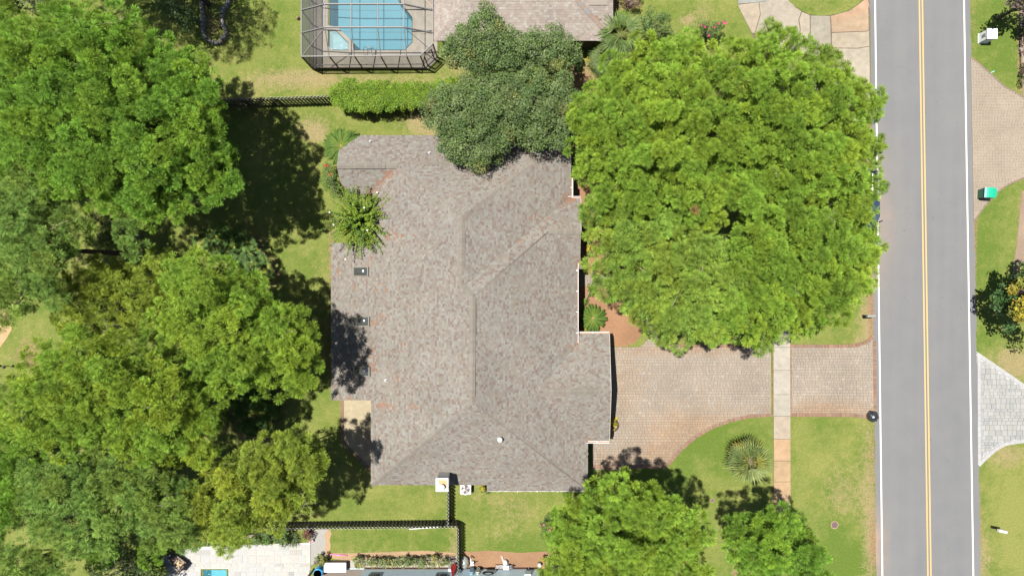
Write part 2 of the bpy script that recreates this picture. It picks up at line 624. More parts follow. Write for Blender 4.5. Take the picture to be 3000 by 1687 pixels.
M_ROADPAINT = mat_roadpaint()
for key, colr in (('wl', (0.46, 0.46, 0.43)), ('wr', (0.46, 0.46, 0.43)), ('y1', (0.40, 0.26, 0.10)), ('y2', (0.40, 0.26, 0.10))):
    mb = MB()
    hw = 2.3 if key[0] == 'w' else 2.1
    st = [Y0, 0, 420, 843, 1265, 1687, Y1]
    for a, b_ in zip(st, st[1:]):
        xa, xb = road_x(key, a), road_x(key, b_)
        mb.sheet([P(xa - hw, a), P(xb - hw, b_), P(xb + hw, b_), P(xa + hw, a)], 0.017, colr)
    part('white_edge_line' if key[0] == 'w' else 'yellow_centre_line', mb, M_ROADPAINT, ROAD)

# ------------------------------------------------------------------ paved areas
UNIT = {}


def unit_box(name, col, mat):
    k = (name, tuple(round(c, 3) for c in col), mat.name)
    if k not in UNIT:
        mb = MB()
        mb.box((0, 0, 0.5), (1, 1, 1), col, taper=0.94)
        UNIT[k] = mb.mesh(name, mat)
    return UNIT[k]


def bands(poly, row_h, wr, seed, vertical=False, running=True):
    """rows of pieces filling a polygon: (cx, cy, w, h)"""
    r = random.Random(seed)
    if vertical:
        poly = [(p[1], p[0]) for p in poly]
    ys = [p[1] for p in poly]
    out = []
    y = min(ys)
    while y < max(ys):
        h = row_h if not hasattr(row_h, '__len__') else r.choice(row_h)
        for x0, x1 in scan(poly, y + h / 2):
            x = x0
            first = True
            while x < x1 - 0.02:
                w = r.uniform(*wr)
                if first:
                    w *= r.uniform(0.4, 1.0); first = False
                if x1 - (x + w) < wr[0] * 0.5:
                    w = x1 - x
                out.append((x + w / 2, y + h / 2, w, h) if not vertical else (y + h / 2, x + w / 2, h, w))
                x += w
        y += h
    return out


def pave(parent, name, cells, colour, mat, z0, t, joint, limit, seed=1, tilt=0.0):
    r = random.Random(seed)
    cells = sorted(cells, key=lambda c: -c[2] * c[3])
    rest = MB()
    for i, (x, y, w, h) in enumerate(cells):
        col = colour(x, y, r)
        dz = r.uniform(-0.004, 0.004)
        if i < limit:
            m4 = Matrix.Translation((x, y, z0)) @ Matrix.Diagonal((w - joint, h - joint, t + dz, 1))
            part_me(name, unit_box(name, col, mat), parent, m4)
        else:
            rest.box((x, y, z0 + (t + dz) / 2), (w - joint, h - joint, t + dz), col, taper=0.94)
    if rest.f:
        part(name, rest, mat, parent, kind='stuff')


def near(px, py, x, y, rx, ry):
    """0..1 closeness of world point to a photo point"""
    qx = x * PPM + CX; qy = CY - y * PPM
    return math.exp(-((qx - px) / rx) ** 2 - ((qy - py) / ry) ** 2)


PAV = [(0.197, 0.165, 0.131), (0.204, 0.171, 0.134), (0.188, 0.159, 0.128), (0.212, 0.178, 0.139), (0.200, 0.163, 0.128), (0.193, 0.166, 0.133), (0.225, 0.192, 0.151), (0.201, 0.169, 0.135)]
PAV_ST = [(0.206, 0.128, 0.071), (0.213, 0.139, 0.079), (0.190, 0.120, 0.070), (0.227, 0.152, 0.089)]


def col_drive(x, y, r):
    st = max(near(2040, 1262, x, y, 160, 55), near(1970, 1330, x, y, 120, 60), near(1800, 1350, x, y, 120, 30) * 0.6, near(2420, 1205, x, y, 130, 28), near(1830, 1140, x, y, 50, 130) * 0.35, near(2000, 1025, x, y, 250, 16) * 0.6)
    k = r.random()
    c = PAV[6] if k < 0.05 else PAV[[0, 1, 2, 3, 4, 5, 7][int(r.random() * 7)]]
    lv = min(3, int(st * 4 + r.random())) / 4
    return mixc(c, PAV_ST[int(k * 40) % 4], lv * 0.85)


def offset_strip(mb, pts, w0, w1, z0, z1, step, colf, closed=False, gap=0.008):
    """small bricks laid side by side across a line"""
    pts = [Vector((p[0], p[1])) for p in pts]
    if closed:
        pts = pts + [pts[0]]
    L = [0]
    for a, b_ in zip(pts, pts[1:]):
        L.append(L[-1] + (b_ - a).length)
    n = max(1, int(L[-1] / step))
    def at(s):
        for i in range(len(pts) - 1):
            if s <= L[i + 1] or i == len(pts) - 2:
                t = (s - L[i]) / max(1e-6, L[i + 1] - L[i])
                d = (pts[i + 1] - pts[i]).normalized()
                return pts[i].lerp(pts[i + 1], t), Vector((-d.y, d.x))
    for k in range(n):
        s0 = L[-1] * k / n + gap / 2; s1 = L[-1] * (k + 1) / n - gap / 2
        a, na = at(s0); b_, nb = at(s1)
        mb.prism([a + na * w0, b_ + nb * w0, b_ + nb * w1, a + na * w1], z0, z1 + rnd.uniform(-.003, .003), colf(), bottom=False)


RED = [(0.164, 0.096, 0.064), (0.143, 0.086, 0.059), (0.185, 0.111, 0.072), (0.151, 0.107, 0.078)]
redf = lambda: jit(rnd.choice(RED), 0.12)

# driveway in front of the garage
DRIVE = [(1733, 1375), (1733, 1290), (1790, 1290), (1790, 1020), (1872, 1020), (1893, 1000), (1905, 985), (1925, 985), (1945, 1018), (2258, 1018), (2258, 1216), (2202, 1219),
         (2144, 1231), (2086, 1252), (2039, 1280), (2000, 1313), (1958, 1355), (1945, 1368)]
mb = MB(); mb.sheet(PP(DRIVE), 0.008, (.175, .145, .12))
drive = struct('driveway', mb, M_PAVER)
drive['label'] = 'cobble paver driveway running from the garage out to the sidewalk'
pave(drive, 'paver', bands(PP(DRIVE), [0.15, 0.21, 0.21], (0.16, 0.32), 5), col_drive, M_PAVER, 0.01, 0.04, 0.005, 300, 2)
mb = MB()
offset_strip(mb, PP([(1735, 1371), (1945, 1371), (1961, 1360), (2000, 1316), (2039, 1283), (2086, 1255), (2144, 1234), (2202, 1222), (2260, 1219)]), -0.02, 0.24, 0.0, 0.058, 0.11, redf)
offset_strip(mb, PP([(2262, 1018), (2262, 1218)]), 0.0, 0.2, 0.0, 0.058, 0.11, redf)
offset_strip(mb, PP([(2262, 1016), (1945, 1016)]), -0.2, 0.05, 0.0, 0.058, 0.11, redf)
part('border_brick', mb, M_BRICK, drive, kind='stuff')

APRON = [(2316, 1018), (2500, 1018), (2540, 1008), (2556, 992), (2560, 1226), (2500, 1214), (2316, 1214)]
mb = MB(); mb.sheet(PP(APRON), 0.008, (.175, .145, .12))
apron = struct('driveway_apron', mb, M_PAVER)
pave(apron, 'paver', bands(PP(APRON), [0.15, 0.21, 0.21], (0.16, 0.32), 6), col_drive, M_PAVER, 0.01, 0.04, 0.005, 300, 3)
mb = MB()
offset_strip(mb, PP([(2313, 1215), (2500, 1216), (2530, 1219), (2558, 1230)]), -0.12, 0.14, 0.0, 0.058, 0.11, redf)
offset_strip(mb, PP([(2558, 984), (2545, 998), (2515, 1010), (2470, 1014), (2313, 1014)]), -0.13, 0.12, 0.0, 0.058, 0.11, redf)
offset_strip(mb, PP([(2317, 1018), (2317, 1214)]), -0.2, 0.05, 0.0, 0.058, 0.11, redf)
offset_strip(mb, PP([(2558, 1000), (2560, 1224)]), -0.05, 0.2, 0.0, 0.056, 0.11, redf)
part('border_brick', mb, M_BRICK, apron, kind='stuff')

# sidewalk: one slab after another
mb = MB(); mb.sheet(PP([(2263, 780), (2312, 780), (2316, 1640), (2267, 1640)]), 0.006, (.10, .085, .065))
walk = struct('sidewalk', mb, M_CONC)
ys = [782, 850, 917, 1017, 1084, 1155, 1218, 1285, 1349, 1410, 1471, 1532, 1593, 1638]
for i, (a, b_) in enumerate(zip(ys, ys[1:])):
    t = max(0.0, min(1.0, (a - 1180) / 110))
    col = mixc((.235, .215, .175), (.25, .17, .10), t) if a < 1285 else jit((.25, .17, .098), 0.05)
    d = 3.4 * a / 1640
    mb = MB()
    g = 0.6
    mb.prism(PP([(2263.5 + d, a + g), (2312 + d, a + g), (2312 + d, b_ - g), (2263.5 + d, b_ - g)]), 0.0, 0.062, jit(col, 0.03))
    part('slab', mb, M_CONC, walk)

# mulch beds along the house front and the paver path to the door
MUL = [(1675, 520), (1745, 520), (1790, 600), (1800, 720), (1870, 880), (1880, 960), (1876, 985), (1860, 1004), (1835, 1014), (1786, 1014), (1786, 985), (1675, 985)]
mb = MB(); mb.sheet(PP(MUL), 0.012, (.20, .112, .062))
struct('mulch_bed', mb, M_MULCH)
mb = MB(); mb.sheet(PP([(1675, 805), (1830, 805), (1905, 930), (1925, 985), (1905, 985), (1890, 945), (1815, 836), (1675, 836)]), 0.018, (.15, .12, .1))
path = struct('front_path', mb, M_PAVER)
pave(path, 'paver', bands(PP([(1675, 806), (1828, 806), (1903, 930), (1922, 985), (1907, 985), (1890, 945), (1816, 835), (1675, 835)]), [0.15, 0.21], (0.16, 0.3), 8), col_drive, M_PAVER, 0.02, 0.04, 0.014, 60, 4)

# neighbour's cracked concrete drive with its grass island
mb = MB(); mb.sheet(PP([(2159, -260), (2159, 0), (2202, 99), (2260, 200), (2400, 300), (2550, 320), (2549, -260)]), 0.008, (.10, .075, .05))
cdrive = struct('concrete_driveway', mb, M_CONC)
CS = [
    ([(2160, -200), (2300, -200), (2304, -6), (2240, 6), (2162, 13)], (0.176, 0.176, 0.160)),
    ([(2161, 16), (2222, 8), (2226, 44), (2210, 98), (2203, 98), (2186, 66), (2168, 31)], (0.234, 0.193, 0.143)),
    ([(2224, 7), (2305, -3), (2330, 23), (2347, 34), (2338, 60), (2342, 84), (2334, 240), (2262, 205), (2212, 99), (2228, 45)], (0.221, 0.190, 0.148)),
    ([(2349, 36), (2371, 46), (2373, 130), (2374, 280), (2337, 242), (2345, 84), (2341, 60)], (0.226, 0.193, 0.148)),
    ([(2374, 47), (2431, 48), (2434, 130), (2433, 300), (2377, 285)], (0.184, 0.164, 0.127)),
    ([(2434, 48), (2486, 34), (2510, 18), (2538, -4), (2543, 28), (2544, 88), (2540, 92), (2436, 96)], (0.246, 0.176, 0.115)),
    ([(2436, 98), (2540, 94), (2545, 91), (2546, 136), (2512, 142), (2437, 141)], (0.234, 0.197, 0.143)),
    ([(2437, 143), (2512, 144), (2546, 138), (2547, 200), (2548, 315), (2436, 305)], (0.221, 0.193, 0.148)),
]
for poly, col in CS:
    mb = MB(); mb.prism(PP(poly), 0.0, 0.045, jit(col, 0.03)); part('slab', mb, M_CONC, cdrive)
mb = MB()
mb.sheet(PP([(2433, 50), (2486, 36), (2512, 20), (2540, -8), (2546, 20), (2536, 34), (2500, 52), (2450, 62), (2434, 62)]), 0.0495, (.25, .165, .105))
part('rust_stain', mb, M_CONC, cdrive)
mb = MB(); mb.prism(PP([(2307, 0), (2312, 6), (2330, 22), (2350, 35), (2369, 44), (2400, 48), (2431, 46), (2460, 41), (2486, 32), (2510, 16), (2534, -4), (2545, -40), (2545, -200), (2300, -200), (2300, -30)]), 0, 0.055, (.1, .13, .02))
struct('grass_island', mb, M_GROUND)

# tan block drive across the road
TAN = [(2843, 171), (2870, 192), (2894, 214), (2940, 256), (3000, 289), (3120, 330), (3120, 470), (3060, 494), (3000, 519), (2948, 541), (2913, 567), (2878, 609), (2860, 634), (2852, 646)]
mb = MB(); mb.sheet(PP(TAN), 0.01, (.2, .165, .125))
tan = struct('tan_block_driveway', mb, M_PAVER)
TANC = [(0.223, 0.183, 0.138), (0.232, 0.190, 0.143), (0.215, 0.175, 0.131), (0.226, 0.189, 0.145)]
pave(tan, 'paver', [c for c in bands(PP(TAN[:5] + [(3015, 296), (3015, 512)] + TAN[8:]), 0.115, (0.2, 0.24), 9) if c[0] < 39.3], lambda x, y, r: r.choice(TANC), M_PAVER, 0.012, 0.04, 0.002, 300, 5)
mb = MB()
offset_strip(mb, PP(TAN[:5]), -0.02, 0.1, 0, 0.056, 0.2, lambda: jit((.15, .11, .085), 0.1))
offset_strip(mb, PP(TAN[7:]), -0.02, 0.1, 0, 0.056, 0.2, lambda: jit((.15, .11, .085), 0.1))
part('border_brick', mb, M_BRICK, tan, kind='stuff')

# white paver drive across the road
WH = [(2864, 1032), (3060, 1165), (3060, 1292), (3000, 1296), (2975, 1297), (2948, 1304), (2920, 1319), (2890, 1345), (2868, 1366)]
mb = MB(); mb.sheet(PP([(2861, 1029)] + WH[1:] + [(2866, 1366)]), 0.008, (.3,.3,.29))
wdr = struct('white_paver_driveway', mb, M_PAVER)
WHC = [(0.208, 0.207, 0.193), (0.219, 0.217, 0.200), (0.193, 0.193, 0.181), (0.208, 0.202, 0.185), (0.182, 0.184, 0.179), (0.226, 0.226, 0.210)]
WHI = [(2872, 1053), (2884, 1060), (3050, 1172), (3050, 1284), (2996, 1287), (2945, 1294), (2914, 1309), (2884, 1334), (2873, 1346)]
pave(wdr, 'paver', [c for c in bands(PP(WHI), [0.2, 0.3, 0.4], (0.25, 0.5), 12)], lambda x, y, r: r.choice(WHC), M_TILE, 0.01, 0.045, 0.008, 300, 6)
mb = MB()
gb = lambda: jit((.255, .25, .245), 0.06)
offset_strip(mb, PP([(2863, 1032), (3052, 1161)]), -0.25, 0.0, 0, 0.056, 0.4, gb)
offset_strip(mb, PP([(3052, 1290), (2998, 1294), (2947, 1301), (2918, 1317), (2888, 1343), (2868, 1364)]), -0.2, 0.06, 0, 0.056, 0.4, gb)
offset_strip(mb, PP([(2868, 1040), (2869, 1360)]), -0.14, 0.1, 0, 0.054, 0.4, gb)
part('border_stone', mb, M_TILE, wdr, kind='stuff')

# beds at the very right, the clay path at the left edge, gravel and mulch behind the fence
mb = MB(); mb.sheet(PP([(2984, 0), (3040, 0), (3040, 300), (2996, 285), (2990, 120)]), 0.012, (.18, .135, .10))
mb.sheet(PP([(2994, 560), (3040, 560), (3040, 860), (2955, 860), (2978, 720)]), 0.012, (.19, .14, .10))
struct('mulch_strip', mb, M_MULCH)
mb = MB(); mb.sheet(PP([(-60, 850), (0, 880), (20, 925), (38, 945), (34, 965), (20, 990), (0, 1018), (-60, 1080)]), 0.01, (.33, .21, .11))
struct('clay_path', mb, M_CONC)
mb = MB(); mb.sheet(PP([(911, 1552), (950, 1548), (968, 1553), (958, 1570), (960, 1590), (955, 1610), (962, 1628), (940, 1640), (911, 1655)]), 0.01, (.22, .21, .19))
struct('gravel_path', mb, M_GRAVEL)
mb = MB(); mb.sheet(PP([(1000, 1638), (1130, 1630), (1250, 1622), (1338, 1628), (1338, 1664), (1000, 1664)]), 0.008, (.27, .24, .20))
struct('gravel_strip', mb, M_GRAVEL)
mb = MB(); mb.sheet(PP([(962, 1545), (972, 1560), (966, 1580), (969, 1600), (964, 1618), (1010, 1620), (1130, 1616), (1240, 1612), (1335, 1618), (1335, 1630), (1250, 1628), (1130, 1634), (1010, 1640), (955, 1632), (952, 1610), (955, 1585), (950, 1570)]), 0.011, (.25, .17, .10))
struct('straw_edging', mb, M_MULCH)
mb = MB(); mb.sheet(PP([(1355, 1612), (1380, 1616), (1430, 1611), (1470, 1614), (1520, 1618), (1560, 1616), (1600, 1614), (1630, 1640), (1590, 1700), (1350, 1700)]), 0.012, (.20, .118, .068))
struct('mulch_bed', mb, M_MULCH)
# ------------------------------------------------------------------ the house
ZB = 0.25


def plane(z0, bx, by, x0=0.0, y0=0.0):
    """z = z0 + bx (x - x0) + by (y - y0)"""
    return (z0 + ZB - bx * x0 - by * y0, bx, by)


def on(pl, px, py):
    a, bx, by = pl
    X = (px - CX) / PPM; Y = (CY - py) / PPM
    t = (H - a) / (H + bx * X + by * Y)
    return Vector((X * t, Y * t, H * (1 - t)))


W = plane(6.0, 0.40, 0, -2.63)
E1 = plane(6.0, -0.42, 0, -2.63)
S = plane(6.0, 0, 0.48, 0, -7.586)
N1 = plane(6.0, 0, -0.45, 0, -0.56)
N0 = plane(5.74, 0, -0.49, 0, 4.80)
E0 = plane(5.74, -0.385, 0, -3.305)
_zw = N0[0] + N0[2] * 8.43
WS = (_zw - 0.49 * 8.43, 0, 0.49)
_zf = N1[0] + N1[2] * 3.9
FS = (_zf - 0.45 * 3.9, 0, 0.45)
_zg = 4.22 + ZB
GN = (_zg - 0.42 * 7.09, 0, -0.42)
GS = (_zg + 0.42 * 7.09, 0, 0.42)

R1 = (1385, 868)
R2 = (1383, 1180)
FACETS = [
    (W, [(1354, 631), (1351, 836), R1, R2, (1088, 1420), (1088, 1172), (970, 1172), (970, 712), (1092, 712), (1092, 563), (1150, 502), (1165, 485)]),
    (E1, [R1, (1606, 677), (1689, 760), (1689, 1008), (1565, 1147), (1722, 1292), (1722, 1438), R2]),
    (S, [R2, (1722, 1438), (1427, 1438), (1427, 1420), (1088, 1420)]),
    (N1, [R1, (1357, 838), (1662, 581), (1701, 581), (1702, 679), (1606, 677)]),
    (N0, [(1354, 631), (1165, 485), (987, 486), (993, 441), (1057, 397), (1672, 397)]),
    (E0, [(1354, 631), (1672, 397), (1673, 579), (1662, 581), (1357, 838), (1351, 836)]),
    (WS, [(987, 486), (1165, 485), (1150, 502), (1092, 566), (1040, 573), (1018, 560), (997, 534)]),
    (FS, [(1606, 677), (1702, 679), (1700, 750), (1706, 788), (1689, 788), (1689, 760)]),
    (GN, [(1565, 1147), (1790, 1147), (1785, 977), (1689, 977), (1689, 1008)]),
    (GS, [(1565, 1147), (1790, 1147), (1785, 1291), (1722, 1291)]),
]
SH = [(0.145, 0.128, 0.106), (0.157, 0.145, 0.124), (0.151, 0.146, 0.131), (0.115, 0.090, 0.077), (0.126, 0.102, 0.087), (0.144, 0.123, 0.104), (0.166, 0.159, 0.139), (0.134, 0.117, 0.098)]
SHW = [5, 5, 3.5, 2.2, 2.2, 4, 2, 3.5]
MOSS = [(0.174, 0.101, 0.067), (0.157, 0.095, 0.065), (0.145, 0.101, 0.076)]
RUST = [(1120, 530, 22, 40, 1.1, 'd'), (1150, 690, 45, 10, 0.6, 0), (1665, 585, 18, 20, 1.0, 0), (1590, 645, 30, 14, 0.35, 0), (1520, 700, 26, 10, 0.3, 0), (1685, 1012, 10, 14, 0.7, 0),
        (1720, 1300, 12, 14, 0.8, 0), (1130, 1190, 38, 12, 0.8, 0), (1210, 1195, 20, 8, 0.5, 0), (1090, 1060, 14, 30, 0.55, 0), (1100, 940, 18, 14, 0.45, 0), (1010, 1165, 16, 8, 0.5, 0),
        (1170, 1020, 14, 16, 0.3, 0), (1160, 1120, 12, 12, 0.3, 0), (990, 785, 8, 14, 0.5, 0), (1085, 770, 12, 12, 0.3, 0), (1030, 845, 10, 8, 0.4, 0), (1115, 845, 16, 14, 0.25, 0), (1640, 1240, 10, 10, 0.25, 0), (1690, 770, 8, 22, 0.5, 0)]


def rust_at(px, py):
    s = 0.0
    for (rx, ry, ax, ay, am, d) in RUST:
        dx, dy = px - rx, py - ry
        if d == 'd':
            u, v = (dx - dy) * 0.707, (dx + dy) * 0.707
            s = max(s, am * math.exp(-(u / 45) ** 2 - (v / 9) ** 2))
        else:
            s = max(s, am * math.exp(-(dx / ax) ** 2 - (dy / ay) ** 2))
    return s


def proj(p):
    k = H / (H - p[2]) * PPM
    return (CX + p[0] * k, CY - p[1] * k)


def roof_shingles(parent, facets, name, exposure, wr, palette, weights, limit, stain, seed, thick=0.018):
    r = random.Random(seed)
    tabs = []
    for pl, poly in facets:
        pts = [on(pl, *q) for q in poly]
        a, bx, by = pl
        g = math.hypot(bx, by)
        up = Vector((bx / g, by / g)); ho = Vector((up.y, -up.x))
        fac = math.sqrt(1 + g * g)
        loc = [(p.x * ho.x + p.y * ho.y, p.x * up.x + p.y * up.y) for p in pts]
        ds = exposure / fac
        s = min(q[1] for q in loc)
        smax = max(q[1] for q in loc)
        nrm = Vector((-bx, -by, 1)).normalized()
        while s < smax - 0.02:
            for u0, u1 in scan(loc, s + ds * 0.5):
                u = u0 - 0.01
                while u < u1 - 0.015:
                    w = r.uniform(*wr)
                    if u1 - u - w < wr[0] * 0.6:
                        w = u1 - u + 0.005
                    w = min(w, wr[1] * 1.4)
                    tabs.append((w, pl, up, ho, nrm, u, s, ds))
                    u += w
            s += ds
    tabs.sort(key=lambda t: -t[0])
    rest = MB()
    cache = {}
    def P3(pl, up, ho, u, s):
        x = ho.x * u + up.x * s; y = ho.y * u + up.y * s
        return Vector((x, y, pl[0] + pl[1] * x + pl[2] * y))
    for i, (w, pl, up, ho, nrm, u, s, ds) in enumerate(tabs):
        c = P3(pl, up, ho, u + w / 2, s)
        q = proj(c)
        st = stain(*q)
        if r.random() < st:
            col = r.choice(MOSS)
        else:
            col = r.choices(palette, weights)[0]
        h = thick * r.choice((0.7, 1.0, 1.5))
        if i < limit:
            if (col, h) not in cache:
                m_ = MB()
                m_.face([(0, 0, h), (1, 0, h), (1, 1, 0.004), (0, 1, 0.004)], col)
                m_.face([(0, 0, 0.001), (1, 0, 0.001), (1, 0, h), (0, 0, h)], col)
                m_.face([(0, 0, 0.001), (0, 0, h), (0, 1, 0.004)], col)
                m_.face([(1, 0, 0.001), (1, 1, 0.004), (1, 0, h)], col)
                cache[(col, h)] = m_.mesh(name, M_SHINGLE)
            o0 = P3(pl, up, ho, u + 0.004, s)
            ex = P3(pl, up, ho, u + w - 0.004, s) - o0
            ey = P3(pl, up, ho, u + 0.004, s + ds * 1.04) - o0
            m4 = Matrix(((ex.x, ey.x, nrm.x, o0.x), (ex.y, ey.y, nrm.y, o0.y), (ex.z, ey.z, nrm.z, o0.z), (0, 0, 0, 1)))
            part_me(name, cache[(col, h)], parent, m4)
        else:
            a_, b_ = P3(pl, up, ho, u + 0.004, s), P3(pl, up, ho, u + w - 0.004, s)
            c_, d_ = P3(pl, up, ho, u + w - 0.004, s + ds * 1.04), P3(pl, up, ho, u + 0.004, s + ds * 1.04)
            col = jit(col, 0.05, r)
            rest.face([a_ + nrm * h, b_ + nrm * h, c_ + nrm * .004, d_ + nrm * .004], col)
            rest.face([a_ + nrm * .001, b_ + nrm * .001, b_ + nrm * h, a_ + nrm * h], col)
            rest.face([a_ + nrm * .001, a_ + nrm * h, d_ + nrm * .004], col)
            rest.face([b_ + nrm * .001, c_ + nrm * .004, b_ + nrm * h], col)
    part(name, rest, M_SHINGLE, parent, kind='stuff')


def roof_deck(facets, col):
    mb = MB()
    for pl, poly in facets:
        pts = [on(pl, *q) for q in poly]
        area = sum(pts[i - 1].x * pts[i].y - pts[i].x * pts[i - 1].y for i in range(len(pts)))
        if area < 0:
            pts = pts[::-1]
        mb.face(pts, col)
        mb.face([p - Vector((0, 0, .16)) for p in pts[::-1]], (.4, .39, .37))
        for i in range(len(pts)):
            a_, b_ = pts[i - 1], pts[i]
            d = Vector((0, 0, .16))
            mb.face([a_ - d, b_ - d, b_, a_], (.42, .41, .39))
    return mb


def cap_run(mb, A, B, w, step, r, palette, h=0.05):
    """overlapping cap shingles over a hip or ridge, A to B"""
    d = B - A
    n = max(1, int(d.length / step))
    side = d.cross(Vector((0, 0, 1))).normalized() * (w / 2)
    for k in range(n):
        a_ = A.lerp(B, k / n); b_ = A.lerp(B, (k + 1.12) / n if k < n - 1 else 1.0)
        col = jit(r.choice(palette), 0.05, r)
        u0 = Vector((0, 0, h * 0.35)); u1 = Vector((0, 0, h * (0.9 + 0.3 * r.random())))
        dn = Vector((0, 0, -w * 0.2))
        mb.face([a_ + side + dn + u0, b_ + side + dn + u1, b_ + u1, a_ + u0], col)
        mb.face([a_ + u0, b_ + u1, b_ - side + dn + u1, a_ - side + dn + u0], col)
        mb.face([b_ + side + dn, b_ - side + dn, b_ - side + dn + u1, b_ + u1, b_ + side + dn + u1], col)


house = thing('brick_house', 'large house with a mottled grey and pink shingle roof in the middle of the lot', 'house', P(1400, 900))
roof = part('roof', roof_deck(FACETS, (.15, .13, .115)), M_SHINGLE, house)
roof_shingles(roof, FACETS, 'shingle', 0.14, (0.08, 0.25), SH, SHW, 300, rust_at, 21)

CAPC = [(0.143, 0.127, 0.106), (0.150, 0.133, 0.111), (0.136, 0.121, 0.100)]
rr = random.Random(5)
HIPS = [((1354, 631), (1165, 485), W), ((1354, 631), (1672, 397), E0), ((1351, 836), (1385, 868), W), (R1, (1606, 677), E1), (R2, (1088, 1420), W), (R2, (1722, 1438), E1), ((1396, 1022), (1565, 1147), E1)]
RIDGES = [((1354, 631), (1351, 836), W), (R1, R2, W), ((1165, 485), (987, 486), N0), ((1606, 677), (1702, 679), N1), ((1565, 1147), (1790, 1147), GN)]
mb = MB()
for A, B, pl in HIPS + RIDGES:
    cap_run(mb, on(pl, *A) + Vector((0, 0, .01)), on(pl, *B) + Vector((0, 0, .01)), 0.40, 0.2, rr, CAPC, 0.022)
part('ridge_cap', mb, M_SHINGLE, roof, kind='stuff')
for A, B, pl in [((1024, 486), (1129, 486), N0), ((1354, 677), (1353, 789), W), ((1385, 885), (1385, 985), W), ((1384, 1065), (1384, 1162), W), ((1592, 1147), (1754, 1147), GN)]:
    a_, b_ = on(pl, *A), on(pl, *B)
    d = (b_ - a_).normalized(); sd = d.cross(Vector((0, 0, 1))).normalized()
    mb = MB()
    n = 10
    for k in range(n):
        p, q = a_.lerp(b_, k / n), a_.lerp(b_, (k + 1) / n - 0.003)
        col = jit(CAPC[k % 3], 0.04)
        for sg in (1, -1):
            e = sd * sg * 0.2 + Vector((0, 0, -0.085))
            up = Vector((0, 0, .075))
            mb.face([p + up, q + up, q + up + e, p + up + e][::sg], col)
            mb.face([p + up + e, q + up + e, q + e + Vector((0, 0, .02)), p + e + Vector((0, 0, .02))], (.06, .058, .055))
    part('ridge_vent', mb, M_SHINGLE, roof)

# walls: set in from the eaves
WALL = [(1020, 1150), (1125, 1150), (1125, 1395), (1690, 1395), (1690, 1275), (1752, 1275), (1752, 1010), (1655, 1010), (1655, 775), (1678, 775), (1678, 600), (1640, 600), (1640, 425), (1065, 425), (1022, 452), (1018, 520), (1048, 548), (1118, 548), (1118, 735), (1020, 735)]
mb = MB(); mb.prism(PP(WALL, 2.4), 0.0, 2.15, (.22, .12, .085))
part('wall', mb, M_BRICK, house)
# gable ends up under the roof
mb = MB()
g = [P(1752, 1275, 2.4), P(1752, 1010, 2.4)]
mb.face([g[0] + Vector((0, 0, -.2)), g[1] + Vector((0, 0, -.2)), Vector((g[0].x, -7.09, 4.1))], (.3, .29, .27))
part('gable', mb, M_PAINT, house)
mb = MB(); gx = P(1752, 1140, 2.4).x + 0.02
mb.box((gx, P(0, 1145, 1.1).y, 1.1), (0.05, 4.9, 2.2), (.5, .49, .46))
part('garage_door', mb, M_PAINT, house)

# gutters
def gutter(a, b_, pl, inset=0.0):
    A, B = on(pl, *a), on(pl, *b_)
    B.z = A.z = min(A.z, B.z)
    d = (B - A).normalized()
    n = d.cross(Vector((0, 0, 1)))
    mb = MB()
    L = (B - A).length
    ang = math.atan2(d.y, d.x)
    c = (A + B) / 2
    mb.box((c.x, c.y, c.z - 0.075), (L, 0.02, 0.11), (.62, .6, .57), ang)
    for sg in (1,):
        q = c + n * 0.12
        mb.box((q.x, q.y, c.z - 0.02), (L, 0.028, 0.12), (.54, .54, .52), ang)
        q = c + n * 0.06
        mb.box((q.x, q.y, c.z - 0.10), (L, 0.12, 0.02), (.27, .15, .1), ang)
    k = int(L / 1.3)
    for i in range(k):
        q = A.lerp(B, (i + 0.5) / k) + n * 0.05
        mb.box((q.x, q.y, c.z + 0.02), (0.035, 0.17, 0.015), (.72, .72, .70), ang)
    part('gutter', mb, M_PAINT, house)


gutter((1722, 1292), (1722, 1438), (E1[0] - .02, E1[1], E1[2]))
gutter((1722, 1439), (1427, 1439), S)
gutter((1785, 977), (1689, 977), GN)
gutter((1712, 1292), (1785, 1292), GS)
gutter((1689, 1005), (1689, 762), E1)
gutter((1701, 581), (1657, 581), N1)
gutter((1673, 579), (1673, 520), E0)
# barge boards on the gable ends
for pl, a_, b_ in ((GN, (1790, 1147), (1785, 977)), (GS, (1785, 1291), (1790, 1147)), (N1, (1702, 679), (1701, 581))):
    A, B = on(pl, *a_), on(pl, *b_)
    mb = MB()
    d = Vector((0.03, 0, 0)); z = Vector((0, 0, .2))
    for s_ in (0, 1):
        e = d * s_
    mb.face([A + d - z, B + d - z, B + d + Vector((0, 0, .02)), A + d + Vector((0, 0, .02))], (.6, .58, .54))
    mb.face([A + Vector((0, 0, .02)), A + d + Vector((0, 0, .02)), B + d + Vector((0, 0, .02)), B + Vector((0, 0, .02))], (.36, .33, .3))
    part('barge_board', mb, M_PAINT, house)

